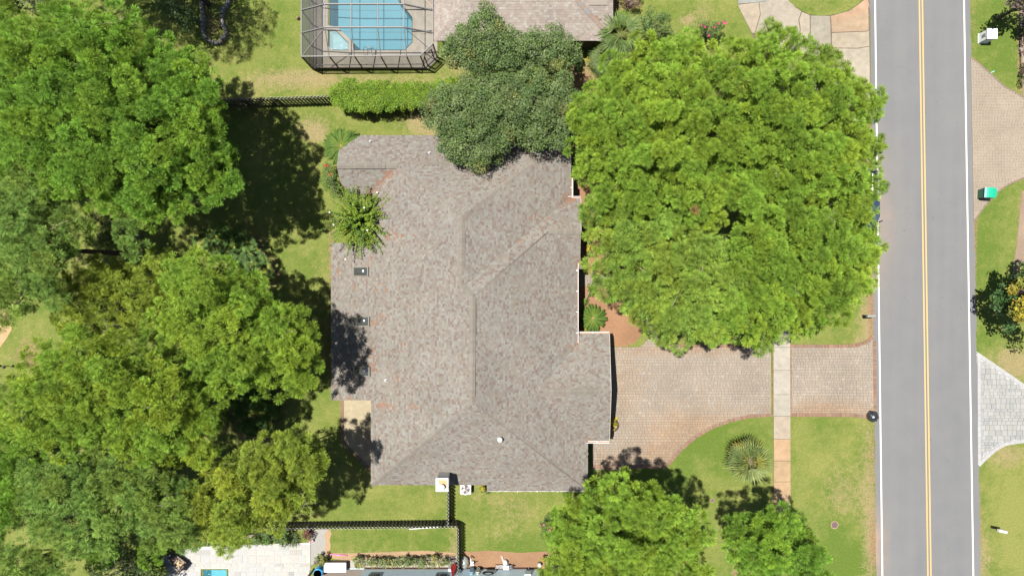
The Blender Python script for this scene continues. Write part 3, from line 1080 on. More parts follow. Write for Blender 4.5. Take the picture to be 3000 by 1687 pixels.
# skylights on the west slope
for i, (x0, x1, y0, y1) in enumerate(((1036, 1082, 782, 809), (1037, 1085, 927, 955), (1038, 1086, 1074, 1102))):
    a_, b_, c_, d_ = on(W, x0, y1), on(W, x1, y1), on(W, x1, y0), on(W, x0, y0)
    nr = Vector((-0.4, 0, 1)).normalized()
    mb = MB()
    ctr = (a_ + c_) / 2
    out = [p + nr * 0.13 for p in (a_, b_, c_, d_)]
    inn = [p.lerp(ctr + nr * 0.13, 0.16) + Vector((0, 0, 0)) for p in out]
    base = [a_, b_, c_, d_]
    for k in range(4):
        k2 = (k + 1) % 4
        mb.face([base[k], base[k2], out[k2], out[k]], (.07, .06, .045))
        mb.face([out[k], out[k2], inn[k2], inn[k]], (.26, .25, .21))
    sk = part('skylight', mb, M_METAL, house, label=('skylight in full sun, uppermost of the three', 'middle skylight with the tree shadow at its edge', 'lowest skylight lying in the tree shadow')[i])
    dm = MB()
    nseg = 8
    ex, ey = (inn[1] - inn[0]), (inn[3] - inn[0])
    G = {}
    for u in range(nseg + 1):
        for v in range(nseg + 1):
            fu, fv = u / nseg, v / nseg
            hgt = 0.20 * (1 - abs(2 * fu - 1) ** 4) * (1 - abs(2 * fv - 1) ** 4)
            G[u, v] = len(dm.v)
            dm.v.append(tuple(inn[0] + ex * fu + ey * fv + nr * hgt))
    for u in range(nseg):
        for v in range(nseg):
            dm.f.append((G[u, v], G[u + 1, v], G[u + 1, v + 1], G[u, v + 1])); dm.c.append((.04, .04, .04))
    part('dome', dm, M_SKYLIGHT, sk, smooth=True)

# vent pipes
def pipe(pl, px, py, r, h, col, cap=False):
    p = on(pl, px, py)
    mb = MB()
    mb.lathe((p.x, p.y, p.z - 0.1), [(r * 2.1, 0.05), (r * 2.0, 0.13), (r, 0.16), (r, h + 0.1), (r * 0.7, h + 0.1), (r * 0.7, h - 0.1)], col, 14, cols=[(.3, .3, .3)] * 2 + [col] * 2 + [(.02, .02, .02)] * 2)
    if cap:
        mb.lathe((p.x, p.y, p.z + h - 0.02), [(r * 0.6, -0.05), (r * 1.9, -0.02), (r * 1.85, 0.06), (r * 1.2, 0.16), (0.02, 0.2)], (.62, .62, .62), 16)
    part('vent_pipe', mb, M_PAINT, house)


pipe(N0, 1086, 415, 0.055, 0.22, (.6, .6, .6))
pipe(N0, 1259, 449, 0.055, 0.22, (.6, .6, .6))
pipe(W, 1131, 1114, 0.06, 0.22, (.6, .6, .62))
pipe(S, 1465, 1284, 0.09, 0.4, (.45, .45, .45), True)

# chimney
ct = 5.5
c0, c1 = P(1279, 1402, ct), P(1311, 1437, ct)
mb = MB()
mb.prism([(c0.x, c0.y), (c1.x, c0.y), (c1.x, c1.y), (c0.x, c1.y)], 0.0, ct - 0.05, (.38, .37, .35))
chim = part('chimney', mb, M_PAINT, house)
mb = MB()
e = 0.05
mb.prism([(c0.x - e, c0.y + e), (c1.x + e, c0.y + e), (c1.x + e, c1.y - e), (c0.x - e, c1.y - e)], ct - 0.17, ct, (.55, .56, .55))
part('chimney_cap', mb, M_PAINT, chim)
cc_ = P(1295, 1424, ct)
mb = MB()
mb.sheet([(cc_.x - 0.28, cc_.y + .45), (cc_.x + 0.33, cc_.y + .45), (cc_.x + 0.36, cc_.y - 0.1), (cc_.x + 0.05, cc_.y - .05), (cc_.x - 0.2, cc_.y + 0.12)], ct + 0.004, (.42, .2, .08))
part('rust_stain', mb, M_PAINT, chim)
mb = MB()
mb.lathe((cc_.x, cc_.y, ct), [(0.13, 0.0), (0.13, 0.2), (0.21, 0.21), (0.21, 0.27), (0.16, 0.33), (0.05, 0.37)], (.62, .62, .62), 20)
part('flue', mb, M_PAINT, chim, smooth=True)
# metal flashing cricket behind and beside the chimney
mb = MB()
a_, b_ = P(1288, 1379, 3.55), P(1319, 1379, 3.55)
mb.face([on(S, 1284, 1376) + Vector((0, 0, .03)), on(S, 1322, 1376) + Vector((0, 0, .03)), Vector((c1.x, c0.y + .02, 3.75)), Vector((c0.x, c0.y + .02, 3.75))][::-1], (.4, .39, .37))
part('flashing', mb, M_METAL, chim)

# patio in the notch at the west side
mb = MB(); mb.sheet(PP([(1003, 1165), (1125, 1165), (1125, 1420), (1092, 1420), (1085, 1378), (1005, 1296)]), 0.05, (.25, .21, .135))
patio = struct('patio', mb, M_CONC)
mb = MB()
offset_strip(mb, PP([(1000, 1165), (1000, 1294), (1090, 1384), (1100, 1420)]), -0.03, 0.17, 0, 0.1, 0.21, redf)
part('edging_brick', mb, M_BRICK, patio, kind='stuff')

# ------------------------------------------------------------------ neighbour's house at the top
NW_ = (2.75 - ZB - 0.0, 0.42, 0)
ya = P(0, 120, 2.75).y
xa = P(1270, 0, 2.75).x
NS = (2.75 - 0.42 * ya, 0, 0.42)
NWp = (2.75 - 0.42 * xa, 0.42, 0)
yb = P(0, 85, 2.75).y
NS2 = (2.75 - 0.42 * yb + 0.02, 0, 0.42)
NF = [
    (NWp, [(1270, 120), (1270, 24), (1246, 0), (1246, -160), (1500, -160)]),
    (NS, [(1270, 120), (1768, 118), (1768, 84), (1690, 0), (1670, -160), (1500, -160)]),
    (NS2, [(1768, 85), (1796, 85), (1796, -160), (1672, -160), (1692, 0)]),
]
nb = thing('neighbour_house', 'house with a pinkish brown weathered shingle roof beside the screened pool', 'house', P(1500, 0))
nroof = part('roof', roof_deck(NF, (.16, .125, .11)), M_SHINGLE, nb)
NSH = [(0.209, 0.178, 0.153), (0.198, 0.166, 0.142), (0.220, 0.192, 0.167), (0.185, 0.156, 0.135), (0.230, 0.214, 0.189)]
roof_shingles(nroof, NF, 'shingle', 0.17, (0.14, 0.28), NSH, [4, 4, 3, 2.5, 1.2], 300, lambda a, b_: 0.5 * math.exp(-((a - 1745) / 14) ** 2 - ((b_ - 50 - (a - 1745) * 1.1) / 9) ** 2), 22)
mb = MB()
cap_run(mb, on(NS, 1270, 120), on(NS, 1420, -40), 0.3, 0.25, rr, NSH[:3], 0.035)
cap_run(mb, on(NS, 1768, 86) + Vector((0, 0, .06)), on(NS, 1690, 0) + Vector((0, 0, .06)), 0.3, 0.25, rr, [(.2, .15, .12), (.18, .17, .16)], 0.035)
part('ridge_cap', mb, M_SHINGLE, nroof, kind='stuff')
mb = MB()
a_, b_ = on(NS2, 1727, 17), on(NS2, 1779, 17)
mb.face([a_ + Vector((0, -.0, .08)), b_ + Vector((0, 0, .08)), b_ + Vector((0, .35, .19)), a_ + Vector((0, .35, .19))], NSH[0])
mb.face([a_, b_, b_ + Vector((0, 0, .08)), a_ + Vector((0, 0, .08))], (.05, .045, .04))
part('ridge_vent', mb, M_SHINGLE, nroof)
mb = MB(); mb.prism(PP([(1290, 104), (1745, 104), (1745, 70), (1775, 70), (1775, -220), (1275, -220)], 2.6), 0, 2.62, (.13, .1, .075))
part('wall', mb, M_BRICK, nb)
mb = MB()
A, B = on(NWp, 1270, 122), on(NWp, 1270, 24)
mb.tube([A, B, on(NWp, 1240, -8)], 0.06, (.36, .26, .17), 6)
part('gutter', mb, M_PAINT, nb)

# ------------------------------------------------------------------ house at the bottom: only its north wall stands in view
yw = P(0, 1663).y
bx0, bx1 = P(1068, 1663).x, P(1577, 1663).x
sb = thing('blue_house', 'house whose pale blue wall shows at the bottom edge below the gravel strip', 'house', P(1320, 1700))
mb = MB(); mb.box(((bx0 + bx1) / 2, yw - 3, 1.45), (bx1 - bx0, 6, 2.9), (.62, .78, .86))
part('wall', mb, M_PAINT, sb)
mb = MB()
for xa_, xb_, yf_ in ((bx0 - .5, bx1 + .5, yw + .12), (bx0 - 4.2, bx0 - .5, yw - .7)):
    za = 3.05 if yf_ > yw else 3.4
    rg, bk = yw - 3.0, yw - 6.4
    t_ = Vector((0, 0, -.15))
    A0, A1 = Vector((xa_, yf_, za)), Vector((xb_, yf_, za))
    B0, B1 = Vector((xa_, rg, 4.5)), Vector((xb_, rg, 4.5))
    D0, D1 = Vector((xa_, bk, 3.05)), Vector((xb_, bk, 3.05))
    for q in ((A0, B0, B1, A1), (B0, D0, D1, B1)):
        mb.face(q[::-1], (.15, .13, .11)); mb.face([v + t_ for v in q], (.5, .5, .5))
    for q in ((A0, A1), (D1, D0), (A0, B0), (B0, D0), (A1, B1), (B1, D1)):
        mb.face([q[0] + t_, q[1] + t_, q[1], q[0]], (.5, .5, .5))
part('roof', mb, M_SHINGLE, sb)
mb = MB(); mb.box(((bx0 + bx1) / 2 + 0.0, yw + 0.035, 0.12), (bx1 - bx0, 0.05, 0.24), (.08, .045, .035))  # dark plinth colour also stands in for shade at the wall foot
part('plinth', mb, M_BRICK, sb)
mb = MB()
for x in (bx0 + .02, bx1 - .02):
    mb.face([(x, yw - .02, 2.88), (x, yw - 5.98, 2.88), (x, yw - 3, 4.3)], (.62, .78, .86))
part('gable', mb, M_PAINT, sb)
for wx in (1300, 1108):
    mb = MB(); p = P(wx, 1663)
    mb.box((p.x, yw + 0.02, 1.65), (0.95, 0.06, 1.1), (.25, .32, .36)); wf = part('window', mb, M_PAINT, sb)
    mb = MB(); mb.box((p.x, yw + 0.052, 1.65), (0.8, 0.01, 0.95), (.05, .07, .09)); part('pane', mb, M_CARGLASS, wf)
mb = MB()
pp = P(921, 1664)
mb.box((pp.x, pp.y, 1.5), (0.1, 0.1, 3.0), (.025, .025, .03)); part('post', mb, M_PAINT, sb)
mb = MB(); mb.box(((bx0 + pp.x) / 2, pp.y + 0.02, 0.06), (bx0 - pp.x, 0.05, 0.12), (.4, .53, .58)); part('porch_kerb', mb, M_PAINT, sb)
mb = MB(); mb.sheet([(pp.x, pp.y), (bx0, pp.y), (bx0, pp.y - 3), (pp.x, pp.y - 3)], 0.05, (.12, .1, .085)); part('porch_floor', mb, M_PAVER, sb)  # floor coloured dark to stand in for the porch shade
mb = MB(); p = P(1577, 1663)
mb.tube([(bx1 + .05, yw + .03, 0.0), (bx1 + .05, yw + .03, 2.9)], 0.05, (.5, .5, .48), 6); part('downpipe', mb, M_PAINT, sb)
# ------------------------------------------------------------------ screened pool at the top
POOL = [(966, -140), (966, 80), (990, 84), (1034, 127), (1036, 147), (1186, 147), (1207, 124), (1207, 55), (1166, 0), (1166, -140)]
SPA = [(963, 90), (983, 90), (1020, 128), (1020, 147), (974, 147), (963, 138)]
DECK = [(915, -160), (915, 205), (1252, 205), (1282, 176), (1282, -160)]
HZ = 0.06


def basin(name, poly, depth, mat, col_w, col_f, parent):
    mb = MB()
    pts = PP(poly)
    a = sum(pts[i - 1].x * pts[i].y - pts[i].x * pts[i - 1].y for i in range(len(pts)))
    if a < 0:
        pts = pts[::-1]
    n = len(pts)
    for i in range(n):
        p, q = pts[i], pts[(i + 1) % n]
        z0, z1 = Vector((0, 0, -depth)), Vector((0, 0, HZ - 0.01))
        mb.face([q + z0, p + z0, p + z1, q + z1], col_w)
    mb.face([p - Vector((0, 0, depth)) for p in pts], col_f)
    return part(name, mb, mat, parent)


M_PLASTER = mat_col('pool_plaster', 0.7, 0, 0.2, 0.06, 1.2, 0, 40, 0.06)
pool = thing('swimming_pool', 'large blue swimming pool with an angled side inside the screen enclosure', 'pool', P(1086, 40))
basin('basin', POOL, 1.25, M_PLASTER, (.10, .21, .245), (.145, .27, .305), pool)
M_WATER = mat_water('pool_water', (.03, .20, .27), 0.22, 0.15, 1.3, 0.04)
mb = MB(); mb.sheet(PP(POOL), -0.06, (0, 0, 0)); part('water', mb, M_WATER, pool)
spa = thing('spa', 'small pale bubbling spa in the corner of the screened pool', 'spa', P(990, 120))
basin('basin', SPA, 0.5, M_PLASTER, (.13, .23, .24), (.18, .27, .28), spa)
M_SPA = mat_water('spa_water', (.25, .42, .44), 0.5, 1.0, 7.0, 0.08)
mb = MB(); mb.sheet(PP(SPA), 0.0, (0, 0, 0)); part('water', mb, M_SPA, spa)

# deck with the pool and spa cut out of it: triangulated from a fine outline walk
def deck_with_holes(mb, outer, holes, z, col):
    loop = [tuple(p) for p in PP(outer)]
    a = sum(loop[i - 1][0] * loop[i][1] - loop[i][0] * loop[i - 1][1] for i in range(len(loop)))
    if a < 0:
        loop = loop[::-1]
    for hole in holes:
        hp = [tuple(p) for p in PP(hole)]
        a = sum(hp[i - 1][0] * hp[i][1] - hp[i][0] * hp[i - 1][1] for i in range(len(hp)))
        if a > 0:
            hp = hp[::-1]
        best = min(((loop[i][0] - hp[j][0]) ** 2 + (loop[i][1] - hp[j][1]) ** 2, i, j) for i in range(len(loop)) for j in range(len(hp)))
        _, i, j = best
        loop = loop[:i + 1] + hp[j:] + hp[:j + 1] + loop[i:]
    import mathutils.geometry as mg
    tri = mg.tessellate_polygon([[Vector((p[0], p[1], 0)) for p in loop]])
    for t in tri:
        q = [loop[k] for k in t]
        ar = (q[1][0] - q[0][0]) * (q[2][1] - q[0][1]) - (q[2][0] - q[0][0]) * (q[1][1] - q[0][1])
        if ar < 0:
            q = q[::-1]
        mb.face([(p[0], p[1], z) for p in q], col)


HOLE = [(961, -140), (961, 140), (972, 149), (1187, 149), (1209, 125), (1209, 54), (1168, 0), (1168, -140)]
mb = MB()
import mathutils.geometry as mg
_o = [Vector((p.x, p.y, 0)) for p in PP(DECK)]
_h = [Vector((p.x, p.y, 0)) for p in PP(HOLE)]
_all = _o + _h
for t in mg.tessellate_polygon([_o, _h]):
    q = [_all[k] for k in t]
    if (q[1] - q[0]).cross(q[2] - q[0]).z < 0:
        q = q[::-1]
    mb.face([(p.x, p.y, HZ) for p in q], (.235, .21, .17))
# raised bond beam between spa and pool, and round the spa
for poly in ([(961, 76), (990, 82), (1037, 127), (1037, 149), (1021, 149), (1021, 127), (984, 89), (961, 89)],):
    mb.prism(PP(poly), -0.6, HZ + 0.03, (.25, .225, .185))
mb.prism(PP([(961, 138), (964, 138), (975, 148), (975, 150), (961, 150)]), -0.3, HZ + 0.002, (.235, .21, .17))
for i in range(-3, 5):     # saw-cut joints
    pass
deck = struct('pool_deck', mb, M_CONC)

# enclosure of bronze aluminium beams and insect screen
BR = (.052, .043, .036)
BRT = (.115, .11, .105)
EH, TH = 2.86, 3.9
cage = thing('pool_enclosure', 'bronze framed insect screen enclosure standing over the blue pool', 'screen enclosure', P(1080, 100))
def beam(a, b_, w=0.055, name='beam', col=BRT, hgt=None):
    A, B = Vector(a), Vector(b_)
    mb = MB()
    d = (B - A)
    L = d.length
    d.normalize()
    sd = d.cross(Vector((0, 0, 1)))
    if sd.length < 0.05:
        sd = Vector((1, 0, 0))
    sd.normalize()
    up = sd.cross(d)
    h = hgt or w * 1.5
    pts = []
    for p in (A, B):
        for x, y in ((-1, -1), (1, -1), (1, 1), (-1, 1)):
            pts.append(p + sd * (w / 2 * x) + up * (h / 2 * y))
    for q in ((3, 2, 1, 0), (4, 5, 6, 7), (0, 1, 5, 4), (1, 2, 6, 5), (2, 3, 7, 6), (3, 0, 4, 7)):
        mb.face([pts[k] for k in q], col)
    part(name, mb, M_PAINT, cage)


top = -150
ex0, ey0 = 883, 166          # eave corner, photo px at eave height
e_sw, e_se, e_e, e_ne = P(883, 166, EH), P(1231, 163, EH), P(1268, 128, EH), P(1268, top, EH)
e_nw = P(883, top, EH)
for a_, b_ in ((e_nw, e_sw), (e_sw, e_se), (e_se, e_e), (e_e, e_ne)):
    beam(a_, b_, 0.06, 'eave_beam')
# posts and base rail
def g0(p):
    return Vector((p.x, p.y, 0.05))
kick = 0.42
ring = [e_nw, e_sw, e_se, e_e]
for a_, b_ in zip(ring, ring[1:]):
    beam(g0(a_) + Vector((0, 0, .05)), g0(b_) + Vector((0, 0, .05)), 0.07, 'base_rail', BR)
    beam(g0(a_) + Vector((0, 0, .95)), g0(b_) + Vector((0, 0, .95)), 0.05, 'chair_rail', BR)
for p in ring[1:]:
    beam(g0(p), p, 0.07, 'post', BR)
sp = [P(x, 165, EH) for x in (964, 1038, 1115, 1191)]
for p in sp:
    beam(g0(p), Vector((p.x, p.y, EH)), 0.06, 'post', BR)
wp = [P(883, y, EH) for y in (97, 30, -40)]
for p in wp:
    beam(g0(p), p, 0.06, 'post', BR)
# door in the chamfered corner
m1, m2 = e_se.lerp(e_e, 0.22), e_se.lerp(e_e, 0.78)
for m_ in (m1, m2):
    beam(g0(m_), Vector((m_.x, m_.y, 2.2)), 0.06, 'door_jamb', BR)
beam(Vector((m1.x, m1.y, 2.2)), Vector((m2.x, m2.y, 2.2)), 0.06, 'door_head', BR)
# roof beams: mansard from the eave up to the flat top
tx0, tx1 = P(951, 81, TH).x, P(1184, 81, TH).x
ty = P(0, 81, TH).y
spany = [P(0, y, TH).y for y in (81, 13, -56, -125)]
for y in spany:
    beam((tx0, y, TH), (tx1, y, TH), 0.07, 'roof_beam', BRT, 0.14)
    beam((e_nw.x, y, EH), (tx0, y, TH), 0.07, 'roof_beam', BRT, 0.14)
    beam((tx1, y, TH), (e_ne.x, y, EH), 0.07, 'roof_beam', BRT, 0.14)
for i in range(4):
    x = tx0 + (tx1 - tx0) * i / 3
    beam((x, spany[-1], TH), (x, ty, TH), 0.05, 'purlin')
    beam((x, ty, TH), (sp[i].x, sp[i].y, EH), 0.05, 'purlin')
beam((tx0, ty, TH), (e_sw.x + .1, e_sw.y + .05, EH), 0.045, 'hip_brace')
beam((tx1, ty, TH), P(1255, 141, EH), 0.045, 'hip_brace')
for y0, y1 in zip(spany[:1], spany[1:2]):
    pass
# screen panels
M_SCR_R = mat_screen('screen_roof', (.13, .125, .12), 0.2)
M_SCR_W = mat_screen('screen_west_wall', (.26, .25, .235), 0.72)  # same screen, paler and denser: sunlit slanting view put into the colour
M_SCR_S = mat_screen('screen_wall', (.035, .032, .03), 0.42)  # same screen, coloured dark for its shaded outer face
dn = Vector((0, 0, -.03))
def panel(pts, mat, name='screen_panel'):
    mb = MB(); mb.face([Vector(p) + dn for p in pts], (1, 1, 1)); part(name, mb, mat, cage)
panel([(tx0, ty, TH), (tx1, ty, TH), (tx1, spany[-1], TH), (tx0, spany[-1], TH)], M_SCR_R)
panel([(e_nw.x, spany[-1], EH), (e_nw.x, e_sw.y, EH), (tx0, ty, TH), (tx0, spany[-1], TH)], M_SCR_R)
panel([(e_sw.x, e_sw.y, EH), (e_se.x, e_se.y, EH), (tx1, ty, TH), (tx0, ty, TH)], M_SCR_R)
panel([(tx1, ty, TH), (e_se.x, e_se.y, EH), (e_e.x, e_e.y, EH), (e_ne.x, spany[-1], EH), (tx1, spany[-1], TH)], M_SCR_R)
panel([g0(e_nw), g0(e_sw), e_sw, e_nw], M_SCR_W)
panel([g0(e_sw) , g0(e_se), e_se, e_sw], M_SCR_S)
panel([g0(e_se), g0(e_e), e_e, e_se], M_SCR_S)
a_, b_ = g0(e_sw), g0(e_se)
mb = MB(); mb.box(((a_.x + b_.x) / 2, a_.y - .02, .05 + kick / 2), (b_.x - a_.x, 0.03, kick), BR); part('kick_plate', mb, M_PAINT, cage)

# ladder rails at the pool's south edge
lad = thing('pool_ladder', 'polished steel handrails of a pool ladder at the near pool edge', 'ladder', P(1084, 150))
for dx in (-12, 10):
    p = P(1084 + dx, 147)
    q = [p + Vector((.02, .25, -.4)), p + Vector((0.02, .12, .35)), p + Vector((0, -.05, .72)), p + Vector((-.02, -.3, .66)), p + Vector((-.03, -.42, .4)), p + Vector((-.03, -.44, .06))]
    mb = MB(); mb.tube(q, 0.024, (.7, .7, .7), 8); part('rail', mb, M_CHROME, lad, True)
    mb = MB(); mb.lathe((q[-1].x, q[-1].y, HZ), [(.06, 0), (.06, .03), (.03, .05)], (.6, .6, .6), 12); part('foot_flange', mb, M_CHROME, lad)
for z in (-.1, -.35):
    mb = MB(); p = P(1083, 146); mb.box((p.x, p.y + .2, z), (.5, .09, .04), (.6, .6, .6)); part('step', mb, M_CHROME, lad)

# ------------------------------------------------------------------ stone ring in the neighbour's garden
SR = [(593, -60), (593, 0), (595, 28), (598, 53), (597, 83), (599, 99), (604, 112), (613, 121), (624, 128), (637, 130), (648, 127), (657, 119), (665, 105), (665, 92), (658, 80), (654, 64), (653, 50), (656, 36), (664, 25), (671, 13), (676, 0), (680, -60)]
ring_t = thing('stone_border', 'low keyhole shaped border of grey stones in the shaded garden', 'stone border', P(630, 60))
pts = [P(*q) for q in SR]
L = [0]
for a_, b_ in zip(pts, pts[1:]):
    L.append(L[-1] + (b_ - a_).length)
s = 0.0
sr = random.Random(4)
STC = [(.20, .19, .175), (.235, .205, .175), (.175, .175, .17), (.25, .21, .165), (.21, .195, .185)]
while s < L[-1] - 0.2:
    ln = sr.uniform(0.26, 0.4)
    m_ = s + ln / 2
    i = max(k for k in range(len(L) - 1) if L[k] <= m_)
    t = (m_ - L[i]) / (L[i + 1] - L[i])
    p = pts[i].lerp(pts[i + 1], t); d = (pts[i + 1] - pts[i]).normalized()
    mb = MB()
    ang = math.atan2(d.y, d.x)
    w = sr.uniform(.22, .28); hgt = sr.uniform(.3, .42)
    mb.box((p.x, p.y, hgt / 2), (ln - 0.025, w, hgt), jit(STC[int(sr.random() * 5)], 0.1, sr), ang + sr.uniform(-.06, .06), taper=0.9)
    part('stone', mb, M_STONE, ring_t)
    s += ln

# ------------------------------------------------------------------ board fences
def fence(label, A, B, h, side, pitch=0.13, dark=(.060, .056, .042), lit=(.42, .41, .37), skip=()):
    A, B = P(*A), P(*B)
    t = thing('board_fence', label, 'fence', A.lerp(B, 0.5), 'weathered dark board fences')
    d = (B - A); Lf = d.length; d.normalize(); n = Vector((-d.y, d.x, 0)); ang = math.atan2(d.y, d.x)
    for z in (0.3, h * 0.55, h - 0.25):
        mb = MB(); c = A.lerp(B, .5); mb.box((c.x, c.y, z), (Lf, 0.04, 0.09), dark, ang); part('rail', mb, M_WOOD, t)
    for i in range(int(Lf / 2.4) + 1):
        p = A + d * min(Lf, i * 2.4); mb = MB(); mb.box((p.x, p.y, h / 2), (0.09, 0.09, h), dark, ang); part('post', mb, M_WOOD, t)
    meshes = []
    for k in range(5):
        m_ = MB()
        col = jit(dark, 0.35, sr); w = pitch * 1.04
        y = 0.011
        pr = [(-w / 2, 0), (w / 2, 0), (w / 2, h - .05), (w * .28, h), (-w * .28, h), (-w / 2, h - .05)]
        m_.face([(x, -y, z) for x, z in pr], col)
        m_.face([(x, y, z) for x, z in pr[::-1]], col)
        for j in range(len(pr)):
            (x0, z0), (x1, z1) = pr[j - 1], pr[j]
            m_.face([(x0, -y, z0), (x0, y, z0), (x1, y, z1), (x1, -y, z1)][::-1], lit if z0 > 1 and z1 > 1 else col)  # top edges coloured pale, as if catching the sun
        meshes.append(m_.mesh('picket', M_WOOD))
    n_p = int(Lf / pitch)
    for i in range(n_p):
        if i in skip:
            continue
        s_ = 1 if i % 2 == 0 else -1
        p = A + d * ((i + .5) * Lf / n_p) + n * s_ * 0.05
        m4 = Matrix.Translation(p) @ Matrix.Rotation(ang + sr.uniform(-.02, .02), 4, 'Z') @ Matrix.Rotation(sr.uniform(-.008, .008), 4, 'Y')
        part_me('picket', meshes[int(sr.random() * 5)], t, m4)
    return t


fence('weathered dark board fence running from the pine to the trimmed hedge', (640, 312), (985, 301), 1.75, 1)
fence('long weathered dark board fence running west to east along the lower lawn', (640, 1531), (1346, 1523), 1.5, 1)
fence('short weathered dark board fence running from the chimney to the long fence', (1318, 1418), (1317.5, 1520), 1.5, 1)
fence('weathered dark board fence running down to the pale blue house wall', (1346, 1527), (1347, 1660), 1.6, 1, 0.12)
fence('dark board fence under the pines at the bottom left', (395, 1648), (398, 1720), 1.6, 1)

# ------------------------------------------------------------------ bottom-left pool terrace
TER = [(470, 1640), (520, 1612), (600, 1600), (760, 1594), (910, 1588), (910, 1662), (890, 1720), (470, 1720)]
mb = MB()
_o = PP(TER); _h = PP([(589, 1740 - 21), (589, 1665), (670, 1665), (670, 1740 - 21)])
mb.sheet(PP([(470, 1640), (520, 1612), (600, 1600), (910, 1588), (910, 1665), (470, 1665)]), 0.03, (.36, .35, .33))
mb.sheet(PP([(470, 1665), (589, 1665), (589, 1760), (470, 1760)]), 0.03, (.36, .35, .33))
mb.sheet(PP([(670, 1665), (910, 1665), (870, 1760), (670, 1760)]), 0.03, (.36, .35, .33))
ter = struct('pool_terrace', mb, M_TILE)
TEC = [(0.262, 0.252, 0.226), (0.250, 0.247, 0.231), (0.272, 0.264, 0.237), (0.223, 0.215, 0.198), (0.186, 0.183, 0.178), (0.239, 0.215, 0.189), (0.256, 0.252, 0.242)]
cells = []
for c in bands(PP([(470, 1642), (520, 1614), (600, 1602), (910, 1589), (910, 1664), (470, 1664)]), [0.4, 0.4, 0.6], (0.4, 0.75), 31):
    cells.append(c)
for c in bands(PP([(470, 1665), (588, 1665), (588, 1720), (470, 1720)]), [0.4], (0.4, 0.75), 32):
    cells.append(c)
for c in bands(PP([(671, 1665), (908, 1665), (886, 1720), (671, 1720)]), [0.4], (0.4, 0.75), 33):
    cells.append(c)
pave(ter, 'tile', cells, lambda x, y, r: r.choices(TEC, [4, 4, 4, 2, .6, .6, 3])[0], M_TILE, 0.012, 0.04, 0.004, 300, 8)
pl2 = thing('plunge_pool', 'small rectangular turquoise pool cut into the white tiled terrace', 'pool', P(629, 1690))
basin('basin', [(591, 1667), (668, 1667), (668, 1735), (591, 1735)], 0.9, M_PLASTER, (.08, .24, .29), (.12, .32, .37), pl2)
M_WAT2 = mat_water('rippled_water', (.06, .25, .30), 0.3, 0.9, 4.0, 0.05)
mb = MB(); mb.sheet(PP([(591, 1667), (668, 1667), (668, 1735), (591, 1735)]), -0.03, (0, 0, 0)); part('water', mb, M_WAT2, pl2)

# lounge chair
ch = thing('lounge_chair', 'brown wicker lounge chair with a tan cushion by the small pool', 'chair', P(532, 1642))
def at_chair(x, y, z):
    p = P(532, 1642); a = math.radians(-38)
    return (p.x + x * math.cos(a) - y * math.sin(a), p.y + x * math.sin(a) + y * math.cos(a), z)
ar = math.radians(-38)
WK = (.085, .062, .05)
mb = MB(); mb.box(at_chair(0, 0, .3), (.75, .7, .12), WK, ar); part('seat_frame', mb, M_WOOD, ch)
mb = MB(); mb.box(at_chair(0.0, 0, .41), (.62, .6, .12), (.32, .22, .12), ar, taper=.92); part('cushion', mb, M_PAINT, ch)
mb = MB(); mb.box(at_chair(.45, 0, .55), (.14, .72, .75), WK, ar); part('backrest', mb, M_WOOD, ch)
for s_ in (-1, 1):
    mb = MB(); mb.box(at_chair(0.02, .39 * s_, .55), (.8, .09, .06), (.2, .17, .15), ar); part('armrest', mb, M_WOOD, ch)
    for x in (-.34, .34):
        mb = MB(); mb.box(at_chair(x, .37 * s_, .27), (.05, .05, .54), WK, ar); part('leg', mb, M_WOOD, ch)
mb = MB(); mb.box(at_chair(-.62, 0, .28), (.5, .6, .1), WK, ar)
part('footrest', mb, M_WOOD, ch)

# ------------------------------------------------------------------ things along the blue wall
# storage box
bx = P(988, 1647)
t = thing('storage_box', 'white deck storage box beside the blue barrel', 'storage box', (bx.x, bx.y, 0))
mb = MB(); mb.box((bx.x, bx.y - .1, .3), (1.55, .6, .56), (.20, .165, .13)); part('body', mb, M_PAINT, t)
mb = MB(); mb.box((bx.x, bx.y - .1, .62), (1.62, .68, .08), (.72, .70, .74)); part('lid', mb, M_PAINT, t)
# barrel
br = P(941, 1662)
t = thing('barrel', 'bright blue plastic barrel at the terrace corner', 'barrel', (br.x, br.y, 0))
mb = MB(); mb.lathe((br.x, br.y - .06, 0.0), [(.33, 0), (.35, .05), (.34, .12)], (.27, .21, .15), 24); part('base', mb, M_PAINT, t, True)
mb = MB(); mb.lathe((br.x, br.y - .06, 0.12), [(.33, 0), (.345, .12), (.335, .16), (.345, .2), (.345, .5), (.335, .54), (.345, .58), (.33, .8), (.30, .84), (.30, .8)], (.01, .30, .62), 24); part('drum', mb, M_GLOSS, t, True)
mb = MB(); mb.lathe((br.x, br.y - .06, .9), [(.30, 0), (.3, .02), (.01, .02)], (.008, .2, .5), 24); part('lid', mb, M_GLOSS, t)  # lid a darker blue, shade on the barrel top painted in
# pool noodle, white pole
a_, b_ = P(966, 1622, .07), P(1017, 1626, .07)
mb = MB(); mb.tube([a_, a_.lerp(b_, .5) + Vector((0, -.02, 0)), b_], 0.045, (.62, .16, .30), 8)
solo('pool_noodle', mb, M_GLOSS, 'pink foam pool noodle lying behind the white storage box', 'pool noodle', a_, smooth=True)
a_, b_ = P(1199, 1549, .3), P(1285, 1543, .9)
mb = MB(); mb.tube([a_, b_], 0.035, (.65, .66, .68), 8)
t_ = solo('white_pole', mb, M_GLOSS, 'long white pole leaning along the lower board fence', 'pole', a_, smooth=True)
